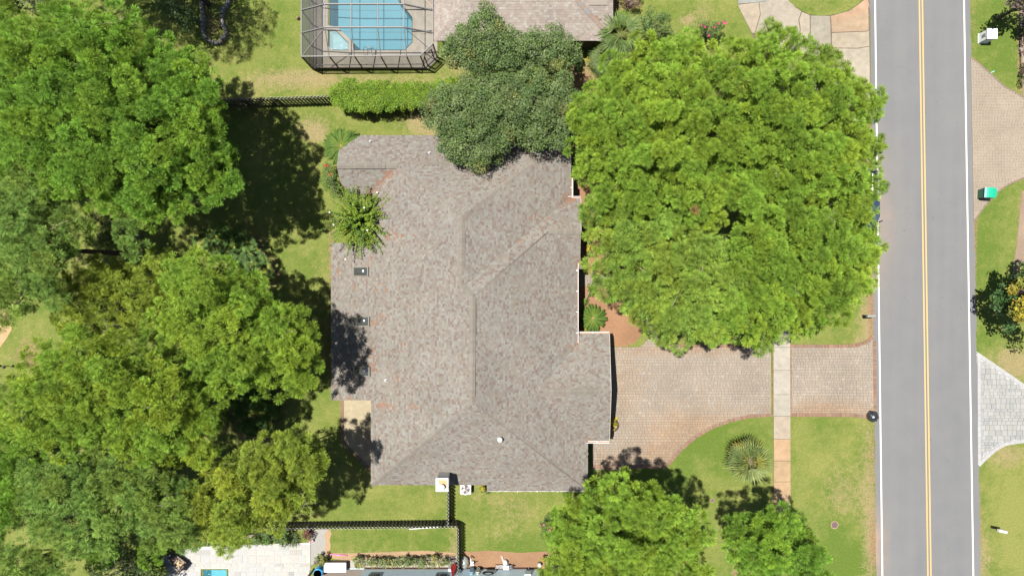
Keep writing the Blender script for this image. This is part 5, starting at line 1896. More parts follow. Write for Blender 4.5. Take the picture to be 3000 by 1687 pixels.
def leafy(name, label, cat, outlines, z_edge, z_top, cols, seed, spacing=40, leaf=(.09, .15), per=120, group=None, base=None, trunk=True, flowers=None, upb=.8, under=True, squash=.7,
          aspect=.55, bark=(.22, .19, .16), rscale=.68, flat=1.0, limbs=.5, fl_size=.09, limb_r=.05, zjit=.2, mat=None, solo_part=False):
    r = random.Random(seed); gen = np.random.default_rng(seed)
    cl = []
    for poly in outlines:
        sc_ = scatter(poly, max(6, spacing * .6), r)
        big = max([d for _, _, d in sc_] + [4])
        for px, py, d in scatter(poly, spacing, r, spacing * .25):
            t = min(1.0, d / (big * flat))
            z = z_edge + (z_top - z_edge) * math.sqrt(t) + r.gauss(0, zjit)
            cl.append((px, py, z, r.uniform(.8, 1.2)))
            if under and d > spacing * .4:
                cl.append((px + r.uniform(-8, 8), py + r.uniform(-8, 8), max(.15, z - r.uniform(.5, 1.1) * max(.5, spacing / 40)), r.uniform(.8, 1.1)))
    P_, N_, S_, C_ = [], [], [], []
    ctr = []
    for px, py, z, k in cl:
        c = P(px, py, z); ppm = PPM * H / (H - z); rc = spacing * rscale / ppm * k
        ctr.append((c, rc))
        n = int(per * r.uniform(.8, 1.2))
        d = unit(gen.normal(size=(n, 3)))
        d[:, 2] = np.where(d[:, 2] < -.3, -d[:, 2], d[:, 2])
        q = np.array(c) + d * np.array([rc, rc, rc * squash]) * gen.uniform(.55, 1.08, size=(n, 1))
        q[:, 2] = np.maximum(q[:, 2], .03)
        P_.append(q); N_.append(unit(d * .6 + np.array([0, 0, upb]) + gen.normal(size=(n, 3)) * .5))
        S_.append(gen.uniform(leaf[0], leaf[1], size=n))
        base_c = np.array(r.choices([c_ for c_, _ in cols], [w for _, w in cols])[0]) * r.uniform(.85, 1.15)
        C_.append(base_c[None, :] * gen.uniform(.5, 1.5, size=(n, 1)))
    if base is None:
        sx = sum(c.x for c, _ in ctr) / len(ctr); sy = sum(c.y for c, _ in ctr) / len(ctr)
    else:
        b_ = P(*base); sx, sy = b_.x, b_.y
    t = thing(name, label, cat, (sx, sy, 0), group)
    me = leaf_mesh('foliage' if not trunk else 'crown', np.concatenate(P_), np.concatenate(N_), np.concatenate(S_), np.concatenate(C_), mat or M_LEAF, (sx, sy, 0), aspect, gen)
    link('crown' if trunk else 'foliage', me, t)
    mb = MB()
    mz = sum(c.z for c, _ in ctr) / len(ctr)
    b0 = Vector((sx, sy, -.05))
    fork = Vector((sx, sy, max(.1, z_edge * .45)))
    tr = limb_r * 2.2
    mb.tube([b0, fork], [tr * 1.2, tr], bark, 8)
    for c, rc in ctr:
        if r.random() < limbs:
            mid = fork.lerp(c, .55) + Vector((r.uniform(-.2, .2), r.uniform(-.2, .2), r.uniform(.0, .3))) * min(1, z_top / 4)
            mb.tube([fork, mid, c + Vector((0, 0, rc * squash * .35))], [limb_r, limb_r * .7, limb_r * .22], jit(bark, .25, r), 5, cap=False)
    part('trunk' if trunk else 'stem', mb, M_BARK, t)
    if flowers:
        fcol, nf = flowers
        fm = MB()
        tops = sorted(ctr, key=lambda q: -q[0].z)
        for k in range(nf):
            c, rc = r.choice(tops[:max(3, len(tops) * 2 // 3)])
            a = r.uniform(0, 6.28); rr2 = rc * r.uniform(.3, 1.05)
            q = c + Vector((math.cos(a) * rr2, math.sin(a) * rr2, rc * squash * r.uniform(.75, 1.1)))
            fc = jit(fcol, .2, r)
            for j in range(5):
                aa = 2 * math.pi * j / 5 + a
                s = fl_size
                fm.face([q, q + Vector((math.cos(aa - .5) * s * .8, math.sin(aa - .5) * s * .8, .03)), q + Vector((math.cos(aa) * s * 1.2, math.sin(aa) * s * 1.2, .02)), q + Vector((math.cos(aa + .5) * s * .8, math.sin(aa + .5) * s * .8, .03))], fc)
        part('blossom', fm, M_PETAL, t, kind='stuff')
    return t


def ell(cx_, cy_, rx, ry=None, n=14, seed=None, wob=.12):
    ry = ry or rx
    r = random.Random(seed if seed is not None else int(cx_ * 7 + cy_))
    return [(cx_ + rx * math.cos(2 * math.pi * i / n) * (1 + r.uniform(-wob, wob)), cy_ + ry * math.sin(2 * math.pi * i / n) * (1 + r.uniform(-wob, wob))) for i in range(n)]


# ---- pines
G_FRESH = (.126, .210, .024)
G_MID = (.098, .190, .022)
G_DULL = (.108, .184, .036)
G_YEL = (.150, .206, .026)
pine('largest pine at the upper left with dense bright green tufts', [Q([(100, 40), (180, 8), (250, 12), (310, 28), (370, 75), (430, 112), (470, 132), (530, 172), (560, 212), (568, 250), (560, 300), (580, 340), (612, 415), (606, 480), (575, 515), (520, 500), (470, 530), (440, 545), (400, 560), (330, 560), (270, 530), (200, 500), (100, 470), (30, 410), (-10, 330), (-30, 200), (-10, 100), (40, 60)])],
     9.3, 12.5, G_MID, 101, base=(640, 420), twigs=26, trunk_r=.3)
pine('sparse dull green pine at the left edge with its leaning trunk showing', [Q([(-60, 470), (60, 450), (160, 480), (215, 540), (225, 610), (165, 680), (160, 750), (80, 800), (-60, 810)]), Q([(270, 560), (340, 570), (395, 595), (400, 630), (350, 655), (290, 610)])],
     8.8, 10.2, G_DULL, 102, base=(362, 743), twigs=16, trunk_r=.2, spacing=64)
pine('thin yellowish young pine with bare twigs left of the clustered palms', [Q([(160, 710), (240, 660), (330, 660), (420, 640), (490, 665), (470, 735), (420, 790), (400, 850), (330, 860), (345, 820), (310, 790), (285, 850), (230, 850), (160, 840), (135, 780)])],
     6.6, 7.6, G_YEL, 103, twigs=22, density=.9, under=True, yellow=.15, spacing=58, trunk_r=.13)
pine('bright green pine whose shadow falls on the west edge of the roof', [Q([(420, 655), (500, 640), (600, 662), (640, 700), (690, 742), (742, 765), (790, 802), (803, 860), (782, 958), (722, 990), (640, 1000), (565, 985), (450, 900), (380, 865), (350, 830), (400, 762)])],
     8.8, 11.2, G_FRESH, 104, twigs=24, trunk_r=.24)
pine('broad bright green pine at the middle of the left edge', [Q([(100, 865), (200, 822), (300, 832), (380, 855), (450, 905), (520, 960), (568, 1000), (558, 1080), (530, 1145), (450, 1180), (350, 1168), (250, 1122), (150, 1148), (50, 1122), (0, 1062), (-20, 970), (50, 940)])],
     8.8, 11.5, G_FRESH, 105, twigs=18, trunk_r=.25, yellow=.3)
pine('greyish green pine at the lower left above the white terrace', [Q([(70, 1180), (150, 1142), (250, 1130), (350, 1172), (470, 1185), (480, 1260), (515, 1320), (480, 1385), (400, 1380), (330, 1345), (250, 1400), (150, 1392), (65, 1360), (42, 1280)])],
     8.6, 11.0, G_DULL, 106, twigs=18, trunk_r=.24)
pine('yellow green pine overhanging the corner of the white terrace', [Q([(490, 1205), (560, 1135), (640, 1122), (720, 1092), (790, 1092), (838, 1130), (842, 1190), (800, 1240), (760, 1290), (700, 1310), (660, 1350), (600, 1390), (520, 1362), (472, 1300), (468, 1240)])],
     9.3, 10.8, G_YEL, 107, twigs=16, trunk_r=.18, yellow=.22, base=(783, 1216), under=True)
pine('dark pine cut by the left edge above the lower left corner', [Q([(-60, 1190), (30, 1178), (62, 1255), (45, 1340), (-60, 1365)])], 8.0, 9.0, G_MID, 108, twigs=4, trunk_r=.16)
pine('pine cut by the bottom edge at the lower left corner', [Q([(-40, 1365), (60, 1372), (150, 1395), (185, 1440), (190, 1500), (-40, 1500)])], 7.5, 8.6, G_DULL, 109, twigs=6, trunk_r=.16)
pine('pine standing mostly above the top edge beside the stone border', [Q(ell(215, -175, 165, 150, seed=5)), Q(ell(60, -190, 120, 140, seed=6))], 9.5, 11.5, G_MID, 110, twigs=0, trunk_r=.22, needles=30)
pine('pine standing above the top edge over the stone border', [Q(ell(385, -120, 95, 85, seed=15))], 8.5, 9.5, G_MID, 120, twigs=0, trunk_r=.2, needles=30)
pine('dark lower pine filling the upper left edge behind the largest pine', [Q([(-60, -30), (60, 30), (50, 200), (60, 330), (110, 480), (60, 500), (-60, 500)])], 5.5, 7.0, G_MID, 117, twigs=6, trunk_r=.2, base=(60, 330))
pine('low dark pine between the two bright pines at the left', [Q([(-60, 1050), (40, 1040), (120, 1130), (90, 1200), (60, 1300), (-60, 1300)])], 5.5, 6.5, G_MID, 118, twigs=4, trunk_r=.16)
pine('low dark pine behind the lower left trees at the bottom', [Q([(150, 1330), (280, 1360), (420, 1370), (430, 1400), (380, 1420), (300, 1400), (180, 1420)])], 4.5, 5.5, G_MID, 119, twigs=0, trunk_r=.14)
# the big round group on the right
pine('pine forming the upper left of the big crown between roof and road', [Q([(1432, 270), (1482, 222), (1542, 152), (1602, 112), (1680, 86), (1750, 100), (1800, 150), (1870, 250), (1890, 350), (1885, 470), (1830, 560), (1700, 590), (1600, 570), (1500, 540), (1435, 450), (1422, 360)])],
     8.6, 12.0, G_FRESH, 111, twigs=22, trunk_r=.28)
pine('pine forming the upper right of the big crown beside the road', [Q([(1795, 115), (1900, 92), (1960, 66), (2040, 112), (2120, 152), (2180, 202), (2208, 262), (2198, 330), (2216, 400), (2195, 505), (2050, 540), (1880, 525), (1835, 390), (1815, 260)])],
     8.6, 11.8, G_FRESH, 112, twigs=22, trunk_r=.26, base=(2310, 480))
pine('pine forming the lower left of the big crown above the driveway', [Q([(1455, 470), (1550, 500), (1700, 535), (1800, 555), (1885, 640), (1865, 760), (1800, 852), (1690, 868), (1640, 840), (1600, 805), (1525, 755), (1480, 700), (1492, 640), (1455, 560)])],
     8.2, 11.2, (.132, .212, .032), 113, twigs=34, trunk_r=.24)
pine('pine forming the lower right of the big crown above the sidewalk', [Q([(1845, 455), (2000, 485), (2150, 470), (2200, 520), (2212, 620), (2178, 720), (2130, 790), (2060, 830), (1950, 868), (1850, 858), (1780, 838), (1820, 750), (1835, 620)])],
     8.6, 11.6, G_FRESH, 114, twigs=24, trunk_r=.26)
pine('pine below the driveway beside the pink flowering shrub', [Q([(1382, 1350), (1402, 1292), (1460, 1252), (1482, 1222), (1502, 1188), (1540, 1186), (1600, 1212), (1680, 1242), (1740, 1272), (1768, 1305), (1782, 1345), (1762, 1400), (1785, 1470), (1600, 1500), (1430, 1490), (1372, 1420)])],
     9.3, 12.0, G_FRESH, 115, twigs=22, trunk_r=.22, base=(1760, 1420))
pine('small dense pine at the lower right growing over the sidewalk end', [Q([(1814, 1325), (1846, 1264), (1868, 1268), (1895, 1290), (1950, 1276), (2015, 1292), (2068, 1335), (2070, 1400), (2092, 1490), (1875, 1490), (1838, 1410), (1808, 1360)])],
     7.4, 9.4, G_MID, 116, twigs=10, trunk_r=.17, spacing=60)

# ---- oaks over the roofs
OAKC = [((0.074, 0.113, 0.032), 5), ((0.090, 0.126, 0.040), 4), ((0.059, 0.095, 0.027), 3), ((0.113, 0.122, 0.032), .6)]
leafy('oak_tree', 'grey green oak spreading over the neighbour roof at the top', 'tree', [Q([(1118, 95), (1170, 55), (1180, 15), (1228, 0), (1262, 50), (1330, 74), (1400, 62), (1448, 92), (1458, 150), (1400, 182), (1350, 172), (1250, 182), (1180, 192), (1130, 170), (1108, 130)])],
      5.2, 7.0, OAKC, 201, spacing=26, leaf=(.08, .15), per=170, rscale=.85, squash=.55, bark=(.34, .31, .28), limbs=.7, base=(1520, 225), limb_r=.07, zjit=.25, group='grey green oaks')
leafy('oak_tree', 'grey green oak hanging over the north edge of the main roof', 'tree', [Q([(1068, 250), (1100, 212), (1150, 192), (1250, 182), (1350, 172), (1440, 182), (1458, 240), (1440, 330), (1412, 368), (1330, 378), (1292, 358), (1262, 400), (1240, 436), (1190, 428), (1120, 408), (1092, 350), (1062, 300)])],
      5.4, 7.4, OAKC, 202, spacing=26, leaf=(.08, .15), per=170, rscale=.85, squash=.55, bark=(.34, .31, .28), limbs=.7, base=(1530, 380), limb_r=.08, zjit=.3, group='grey green oaks')
leafy('broadleaf_tree', 'dark leafy tree in the top left corner behind the big pine', 'tree', [Q([(-30, -60), (150, -60), (165, 20), (150, 50), (60, 45), (-30, 40)])], 4.5, 5.5, [((.075, .095, .03), 2), ((.04, .06, .018), 2)], 203, spacing=40, leaf=(.14, .24), per=70)
leafy('broadleaf_tree', 'dark leafy undergrowth tree at the bottom left behind the terrace', 'tree', [Q([(210, 1400), (290, 1370), (380, 1385), (400, 1440), (380, 1500), (190, 1500)])], 2.5, 3.6, [((.05, .08, .02), 2), ((.075, .10, .03), 1)], 204, spacing=36, leaf=(.12, .22), per=80)
leafy('broadleaf_tree', 'shaded dark shrub mass at the top edge between pine and stone border', 'tree', [Q([(380, -40), (500, -40), (505, 40), (470, 90), (400, 75)])], 1.8, 2.8, [((.04, .07, .018), 2), ((.03, .055, .014), 1)], 205, spacing=36, leaf=(.1, .2), per=80)
leafy('broadleaf_tree', 'small dark leafed tree right of the sparse pine trunk', 'tree', [Q([(200, 560), (260, 530), (330, 560), (350, 600), (300, 630), (220, 620)])], 3.5, 4.4, [((.05, .075, .022), 2), ((.035, .06, .018), 1)], 206, spacing=34, leaf=(.1, .18), per=80)
# right edge
leafy('broadleaf_tree', 'dark green and golden leafed tree at the right edge across the road', 'tree', [Q([(2492, 772), (2490, 735), (2505, 700), (2515, 665), (2545, 690), (2552, 760), (2540, 800), (2552, 860), (2600, 900), (2640, 850), (2540, 870), (2512, 830)]), Q([(2515, 670), (2535, 655), (2560, 690), (2555, 800), (2530, 800)])],
      2.6, 3.6, [((.032, .068, .018), 4), ((.05, .04, .03), .3)], 207, spacing=32, leaf=(.16, .3), per=65, bark=(.07, .05, .045), base=(2975, 900))
leafy('broadleaf_tree', 'golden yellow leafed shrub tree mixed with the dark tree at the right edge', 'tree', [Q([(2525, 735), (2545, 715), (2575, 640), (2640, 640), (2640, 860), (2580, 830), (2545, 790)])],
      4.0, 5.2, [((.20, .17, .02), 3), ((.12, .13, .02), 2), ((.04, .07, .015), 1.5)], 208, spacing=30, leaf=(.16, .3), per=65, bark=(.07, .05, .045), base=(2985, 860))
leafy('broadleaf_tree', 'dark leafed tree in the top right corner', 'tree', [Q([(2520, -40), (2520, 8), (2540, 22), (2560, 30), (2640, 40), (2640, -40)])], 3.0, 4.0, [((.03, .055, .016), 3), ((.07, .05, .045), .6)], 209, spacing=30, leaf=(.14, .28), per=65, bark=(.08, .06, .05))
leafy('hedge', 'reddish low hedge along the right edge at the top', 'hedge', [[(2990, 40), (3010, 40), (3012, 300), (2994, 262), (2996, 150)]], .5, .8, [((.07, .035, .035), 2), ((.05, .06, .02), 1)], 210, spacing=16, leaf=(.08, .15), per=50, trunk=False)

# ---- hedges and shrubs
HEDG = [((.105, .175, .012), 3), ((.125, .185, .016), 2), ((.085, .15, .010), 2)]
leafy('hedge', 'long trimmed bright green hedge at the end of the board fence', 'hedge', [Q([(828, 255), (838, 215), (880, 202), (960, 205), (1010, 212), (1080, 210), (1140, 195), (1160, 225), (1130, 262), (1050, 272), (960, 280), (900, 282), (850, 272)])],
      1.5, 2.0, HEDG, 221, spacing=12, leaf=(.06, .11), per=150, trunk=False, flat=.18, zjit=.03, rscale=.95, squash=.8)
leafy('shrub', 'shrub with a few red flowers against the west wall below the sago palm', 'shrub', [[(958, 470), (985, 480), (990, 530), (1005, 570), (985, 590), (950, 580), (940, 520)], [(955, 720), (968, 725), (968, 760), (955, 755)]], .9, 1.7, [((.065, .11, .025), 3), ((.085, .125, .03), 1)], 222, spacing=18, leaf=(.07, .16), per=60, trunk=False, flowers=((.5, .02, .04), 4), fl_size=.08, aspect=.35)
leafy('shrub', 'low bushy row behind the blue house with pale variegated leaves', 'hedge', [[(1032, 1640), (1060, 1628), (1110, 1632), (1180, 1628), (1230, 1632), (1290, 1630), (1318, 1640), (1318, 1660), (1200, 1662), (1100, 1660), (1040, 1658)]], .6, .9, [((.13, .155, .06), 2), ((.09, .12, .04), 3), ((.19, .17, .05), 1)], 223, spacing=13, leaf=(.07, .14), per=60, trunk=False, flat=.7)
leafy('shrub', 'small round bush between the white terrace and the storage box', 'shrub', [ell(939, 1639, 19, 18)], .5, .9, [((.10, .13, .035), 2), ((.07, .05, .05), .6), ((.15, .15, .04), 1)], 224, spacing=11, leaf=(.06, .12), per=60, trunk=False)
leafy('shrub', 'dark glossy shrub with pink flowers at the edge of the lower lawn', 'shrub', [[(1580, 1580), (1572, 1560), (1585, 1530), (1605, 1505), (1625, 1494), (1650, 1498), (1665, 1515), (1650, 1550), (1625, 1575), (1600, 1585)]], 1.0, 1.8, [((.045, .085, .018), 3), ((.065, .10, .022), 1)], 225, spacing=17, leaf=(.09, .16), per=70, trunk=False, flowers=((.5, .16, .19), 16), fl_size=.08)
leafy('shrub', 'small round green shrub under the south eave by the pine', 'shrub', [ell(1659, 1449, 15, 10)], .35, .7, [((.08, .14, .012), 3)], 226, spacing=9, leaf=(.05, .09), per=70, trunk=False)
leafy('shrub', 'yellow green potted plant beside the air conditioner at the eave corner', 'shrub', [ell(1414, 1424, 9, 16), ell(1432, 1440, 12, 7)], .4, .8, [((.25, .2, .02), 1), ((.09, .13, .02), 2)], 227, spacing=8, leaf=(.08, .16), per=26, trunk=False)
leafy('shrub', 'dark clipped hedge block at the right end of the blue wall', 'hedge', [[(1592, 1658), (1640, 1655), (1662, 1690), (1655, 1740), (1595, 1740)]], 1.2, 1.5, [((.03, .055, .012), 3), ((.05, .08, .015), 1)], 228, spacing=15, leaf=(.06, .11), per=80, trunk=False, flat=.5)
leafy('shrub', 'yellow green bush with reddish tips beside the small stone post', 'shrub', [ell(1607, 1644, 22, 16)], .5, .9, [((.16, .16, .02), 3), ((.12, .05, .04), .5)], 229, spacing=11, leaf=(.06, .12), per=60, trunk=False)
leafy('shrub', 'dark leafy shrub under the pine at the bottom edge', 'shrub', [ell(1668, 1675, 26, 26)], .8, 1.3, [((.045, .08, .02), 3), ((.08, .11, .03), 1)], 230, spacing=15, leaf=(.1, .18), per=60, trunk=False)
leafy('shrub', 'yellow green leafy bush at the lower left beside the lounge chair', 'shrub', [ell(455, 1672, 30, 36)], 1.0, 1.6, [((.13, .165, .03), 3), ((.08, .12, .02), 2)], 231, spacing=17, leaf=(.1, .2), per=60, trunk=False)
leafy('shrub', 'dark green shrub bed along the north edge of the white terrace', 'shrub', [[(740, 1560), (790, 1552), (850, 1552), (845, 1592), (800, 1600), (745, 1600)], [(590, 1570), (620, 1560), (625, 1600), (600, 1605)]], .7, 1.2, [((.055, .095, .022), 3), ((.08, .12, .035), 1)], 232, spacing=16, leaf=(.09, .17), per=60, trunk=False)
leafy('shrub', 'wine red leafed plant by the gravel path behind the fence', 'shrub', [ell(902, 1563, 15, 22)], .5, 1.0, [((.10, .028, .03), 3), ((.07, .03, .03), 1)], 233, spacing=12, leaf=(.08, .2), per=40, trunk=False, aspect=.25)
leafy('shrub', 'yellow and green croton row along the front wall below the gable', 'shrub', [[(1708, 598), (1722, 600), (1728, 640), (1726, 660), (1712, 655)], [(1722, 650), (1732, 665), (1738, 720), (1728, 752), (1718, 745), (1720, 700)]], .6, 1.0, [((.26, .20, .02), 2), ((.10, .14, .02), 2), ((.06, .09, .015), 1)], 234, spacing=11, leaf=(.09, .17), per=36, trunk=False)
leafy('shrub', 'small yellow potted plant on a half round ledge beside the garage', 'shrub', [ell(1798, 1244, 9, 17)], .5, .8, [((.30, .23, .02), 3), ((.13, .14, .02), 1)], 235, spacing=7, leaf=(.07, .14), per=30, trunk=False)
leafy('shrub', 'small yellow plant at the foot of the front sago palm', 'shrub', [ell(1712, 968, 8, 7)], .3, .5, [((.24, .22, .02), 3), ((.12, .15, .02), 1)], 236, spacing=7, leaf=(.06, .12), per=30, trunk=False)
leafy('shrub', 'green grassy plant beside the front path under the pine', 'shrub', [ell(1741, 783, 9, 9), ell(1736, 850, 14, 16), ell(1714, 880, 9, 14)], .3, .6, [((.10, .15, .02), 3)], 237, spacing=9, leaf=(.12, .24), per=34, trunk=False, aspect=.18)
leafy('shrub', 'big grey green shrub above the right pines by the neighbour lawn', 'shrub', [Q([(1590, 60), (1620, 25), (1660, 15), (1700, 30), (1705, 70), (1690, 95), (1640, 90), (1600, 95)])], 1.8, 2.8, [((.065, .105, .028), 3), ((.085, .125, .03), 2)], 238, spacing=24, leaf=(.08, .15), per=80, trunk=False)
leafy('shrub', 'leafy shrub with bright pink flowers near the concrete driveway', 'shrub', [Q([(1745, 65), (1770, 50), (1800, 45), (1825, 60), (1810, 90), (1780, 98), (1750, 90)])], 1.2, 2.0, [((.05, .085, .02), 3), ((.08, .115, .03), 1)], 239, spacing=19, leaf=(.08, .16), per=60, trunk=False, flowers=((.45, .05, .14), 9), fl_size=.09, aspect=.4)
leafy('shrub', 'bright yellow green fern bed beside the neighbour house corner', 'shrub', [[(1806, 30), (1850, 40), (1850, 80), (1815, 85), (1803, 70)]], .5, .9, [((.15, .20, .012), 3), ((.11, .17, .012), 1)], 240, spacing=13, leaf=(.1, .22), per=46, trunk=False, aspect=.3)
leafy('shrub', 'brown withered shrub at the top edge beside the neighbour house', 'shrub', [[(1803, -20), (1880, -20), (1876, 25), (1850, 30), (1806, 12)]], .6, 1.1, [((.14, .085, .06), 3), ((.09, .06, .04), 1)], 241, spacing=15, leaf=(.08, .16), per=50, trunk=False, aspect=.3)
leafy('shrub', 'dark shrub in the shade by the neighbour wall', 'shrub', [[(1682, 150), (1710, 155), (1712, 200), (1690, 215), (1675, 190)]], .8, 1.3, [((.03, .055, .014), 3), ((.055, .085, .02), 1)], 242, spacing=15, leaf=(.08, .16), per=60, trunk=False)
leafy('shrub', 'yellow leafed croton beside the fan palm at the neighbour corner', 'shrub', [[(1718, 158), (1740, 165), (1748, 195), (1735, 208), (1722, 190)]], .6, 1.0, [((.22, .19, .03), 3), ((.09, .12, .02), 1)], 243, spacing=11, leaf=(.09, .17), per=36, trunk=False)

# ---- white flowering shrub growing between the roof wings: long arching sprays
def spray_shrub(label, px, py, rad, zc, n, cols, seed, flower):
    r = random.Random(seed); gen = np.random.default_rng(seed)
    c = P(px, py, 0); c.z = 0
    ctr = P(px, py, zc)
    t = thing('flowering_shrub', label, 'shrub', c)
    Pn, Nn, Sn, Cn = [], [], [], []
    stem = MB(); fm = MB()
    for k in range(n):
        a = r.uniform(0, 6.28); u = r.random() ** .6
        ln = rad * u * r.uniform(.75, 1.2)
        z1 = zc * (1 - .25 * u * u) + r.uniform(-.35, .35)
        tip = Vector((ctr.x + math.cos(a) * ln, ctr.y + math.sin(a) * ln, z1))
        s0 = Vector((ctr.x * .96 + c.x * .04, ctr.y * .96 + c.y * .04, zc * .35))
        mid = s0.lerp(tip, .6) + Vector((0, 0, .5))
        pts = [s0, mid, tip]
        stem.tube(pts, [.03, .02, .008], (.12, .1, .06), 4, cap=False)
        base_c = np.array(r.choices([q for q, _ in cols], [w for _, w in cols])[0])
        nl = 56
        for i in range(nl):
            f = .35 + .65 * i / nl
            q = mid.lerp(tip, (f - .6) / .4) if f > .6 else s0.lerp(mid, f / .6)
            side = r.uniform(0, 6.28)
            off = Vector((math.cos(side), math.sin(side), r.uniform(-.3, .5))) * r.uniform(.02, .11)
            Pn.append(q + off); Nn.append((off.normalized() * .4 + Vector((r.uniform(-.4, .4), r.uniform(-.4, .4), .8))).normalized()); Sn.append(r.uniform(.09, .18)); Cn.append(base_c * r.uniform(.7, 1.3))
        if r.random() < .03:
            for j in range(5):
                aa = 2 * math.pi * j / 5; q = tip + Vector((0, 0, .08))
                fm.face([q, q + Vector((math.cos(aa - .5) * .05, math.sin(aa - .5) * .05, .03)), q + Vector((math.cos(aa) * .08, math.sin(aa) * .08, .02)), q + Vector((math.cos(aa + .5) * .05, math.sin(aa + .5) * .05, .03))], flower)
    me = leaf_mesh('foliage', np.array(Pn), np.array(Nn), np.array(Sn), np.array(Cn), M_LEAF, c, .36, gen)
    link('foliage', me, t)
    part('stem', stem, M_BARK, t)
    part('blossom', fm, M_PETAL, t, kind='stuff')


spray_shrub('tall arching green shrub with white flowers in the notch of the west roof', 1040, 641, 2.55, 4.9, 230, [((.10, .165, .012), 3), ((.13, .18, .015), 2), ((.065, .12, .014), 2)], 251, (.75, .75, .70))

# ---- palms
def frond_mesh(L, W_, droop, rise, col, seed, nseg=9, pairs=15, name='frond'):
    """feather frond along +x from the origin"""
    r = random.Random(seed)
    mb = MB()
    def at(f):
        return Vector((L * f * (1 - .12 * f * droop), 0, L * (rise * f - droop * f * f)))
    for i in range(nseg):
        a_, b_ = at(i / nseg), at((i + 1) / nseg)
        w0, w1 = .022 * (1 - .7 * i / nseg), .022 * (1 - .7 * (i + 1) / nseg)
        mb.face([a_ + Vector((0, -w0, .012)), b_ + Vector((0, -w1, .012)), b_ + Vector((0, w1, .012)), a_ + Vector((0, w0, .012))], mixc(col, (.25, .25, .05), .5))
    for i in range(pairs):
        f = .12 + .86 * i / (pairs - 1)
        p = at(f)
        ll = W_ * math.sin(math.pi * min(1, .18 + f * .78)) ** .6
        for s_ in (-1, 1):
            tip = p + Vector((ll * .55, s_ * ll, -.05 * droop + r.uniform(-.02, .03)))
            w = L * .034
            mb.face([p + Vector((-w, 0, 0)), p + Vector((w, 0, 0)), tip + Vector((w * .2, 0, 0)), tip - Vector((w * .3, 0, 0))][::s_], jit(col, .22, r))
    return mb


def sago(label, px, py, rad, z0, seed, nf=42):
    r = random.Random(seed)
    c = P(px, py, z0); c.z = 0
    t = thing('sago_palm', label, 'palm', c, 'feathery sago palms')
    mb = MB(); mb.lathe((c.x, c.y, 0), [(.2, 0), (.22, z0 * .5), (.17, z0 - .05), (.06, z0 + .08)], (.10, .07, .045), 12); part('trunk', mb, M_BARK, t)
    mb = MB(); mb.lathe((c.x, c.y, z0), [(.07, .0), (.08, .06), (.03, .12)], (.30, .24, .12), 10); part('heart', mb, M_BARK, t)
    meshes = [frond_mesh(rad, rad * .12, dr, ri, col, seed + k).mesh('frond', M_FROND) for k, (dr, ri, col) in enumerate(((.55, .42, (.045, .10, .010)), (.45, .62, (.055, .115, .012)), (.5, .2, (.038, .088, .010)), (.6, .5, (.075, .13, .014))))]
    for i in range(nf):
        a = i * 2.399963 + r.uniform(-.1, .1)
        k = (2 if i < nf * .35 else 0 if i < nf * .7 else r.choice((1, 3)))
        s = r.uniform(.88, 1.06) * (1 if i < nf * .7 else .9)
        m4 = Matrix.Translation((c.x, c.y, z0)) @ Matrix.Rotation(a, 4, 'Z') @ Matrix.Rotation(r.uniform(-.08, .08), 4, 'Y') @ Matrix.Diagonal((s, s, s, 1))
        part_me('frond', meshes[k], t, m4)


sago('sago palm with radiating fronds in the mulch bed beside the garage', 1737, 932, 1.12, .75, 301)
sago('sago palm half hidden by the chamfered northwest corner of the roof', 1000, 428, 1.5, 1.0, 302, 46)


def fan_mesh(R, pet, col, seed, nb=12, arc=2.4):
    r = random.Random(seed)
    mb = MB()
    mb.face([(0, -.015, 0), (pet, -.012, .03), (pet, .012, .03), (0, .015, 0)], mixc(col, (.2, .2, .06), .5))
    o = Vector((pet, 0, .03))
    for i in range(nb):
        a = -arc / 2 + arc * i / (nb - 1)
        L = R * (1 - .25 * abs(a) / arc) * r.uniform(.85, 1.05)
        d = Vector((math.cos(a), math.sin(a), 0)); s_ = Vector((-d.y, d.x, 0))
        w = R * .034
        m_ = o + d * L * .5 + Vector((0, 0, .03)); tip = o + d * L + Vector((0, 0, -.16 * R + r.uniform(-.05, .05)))
        cc = jit(col, .25, r)
        mb.face([o, m_ - s_ * w, m_ + Vector((0, 0, .015)), o], cc) if False else None
        mb.face([o, m_ - s_ * w, tip, m_ + s_ * w], cc)
    return mb


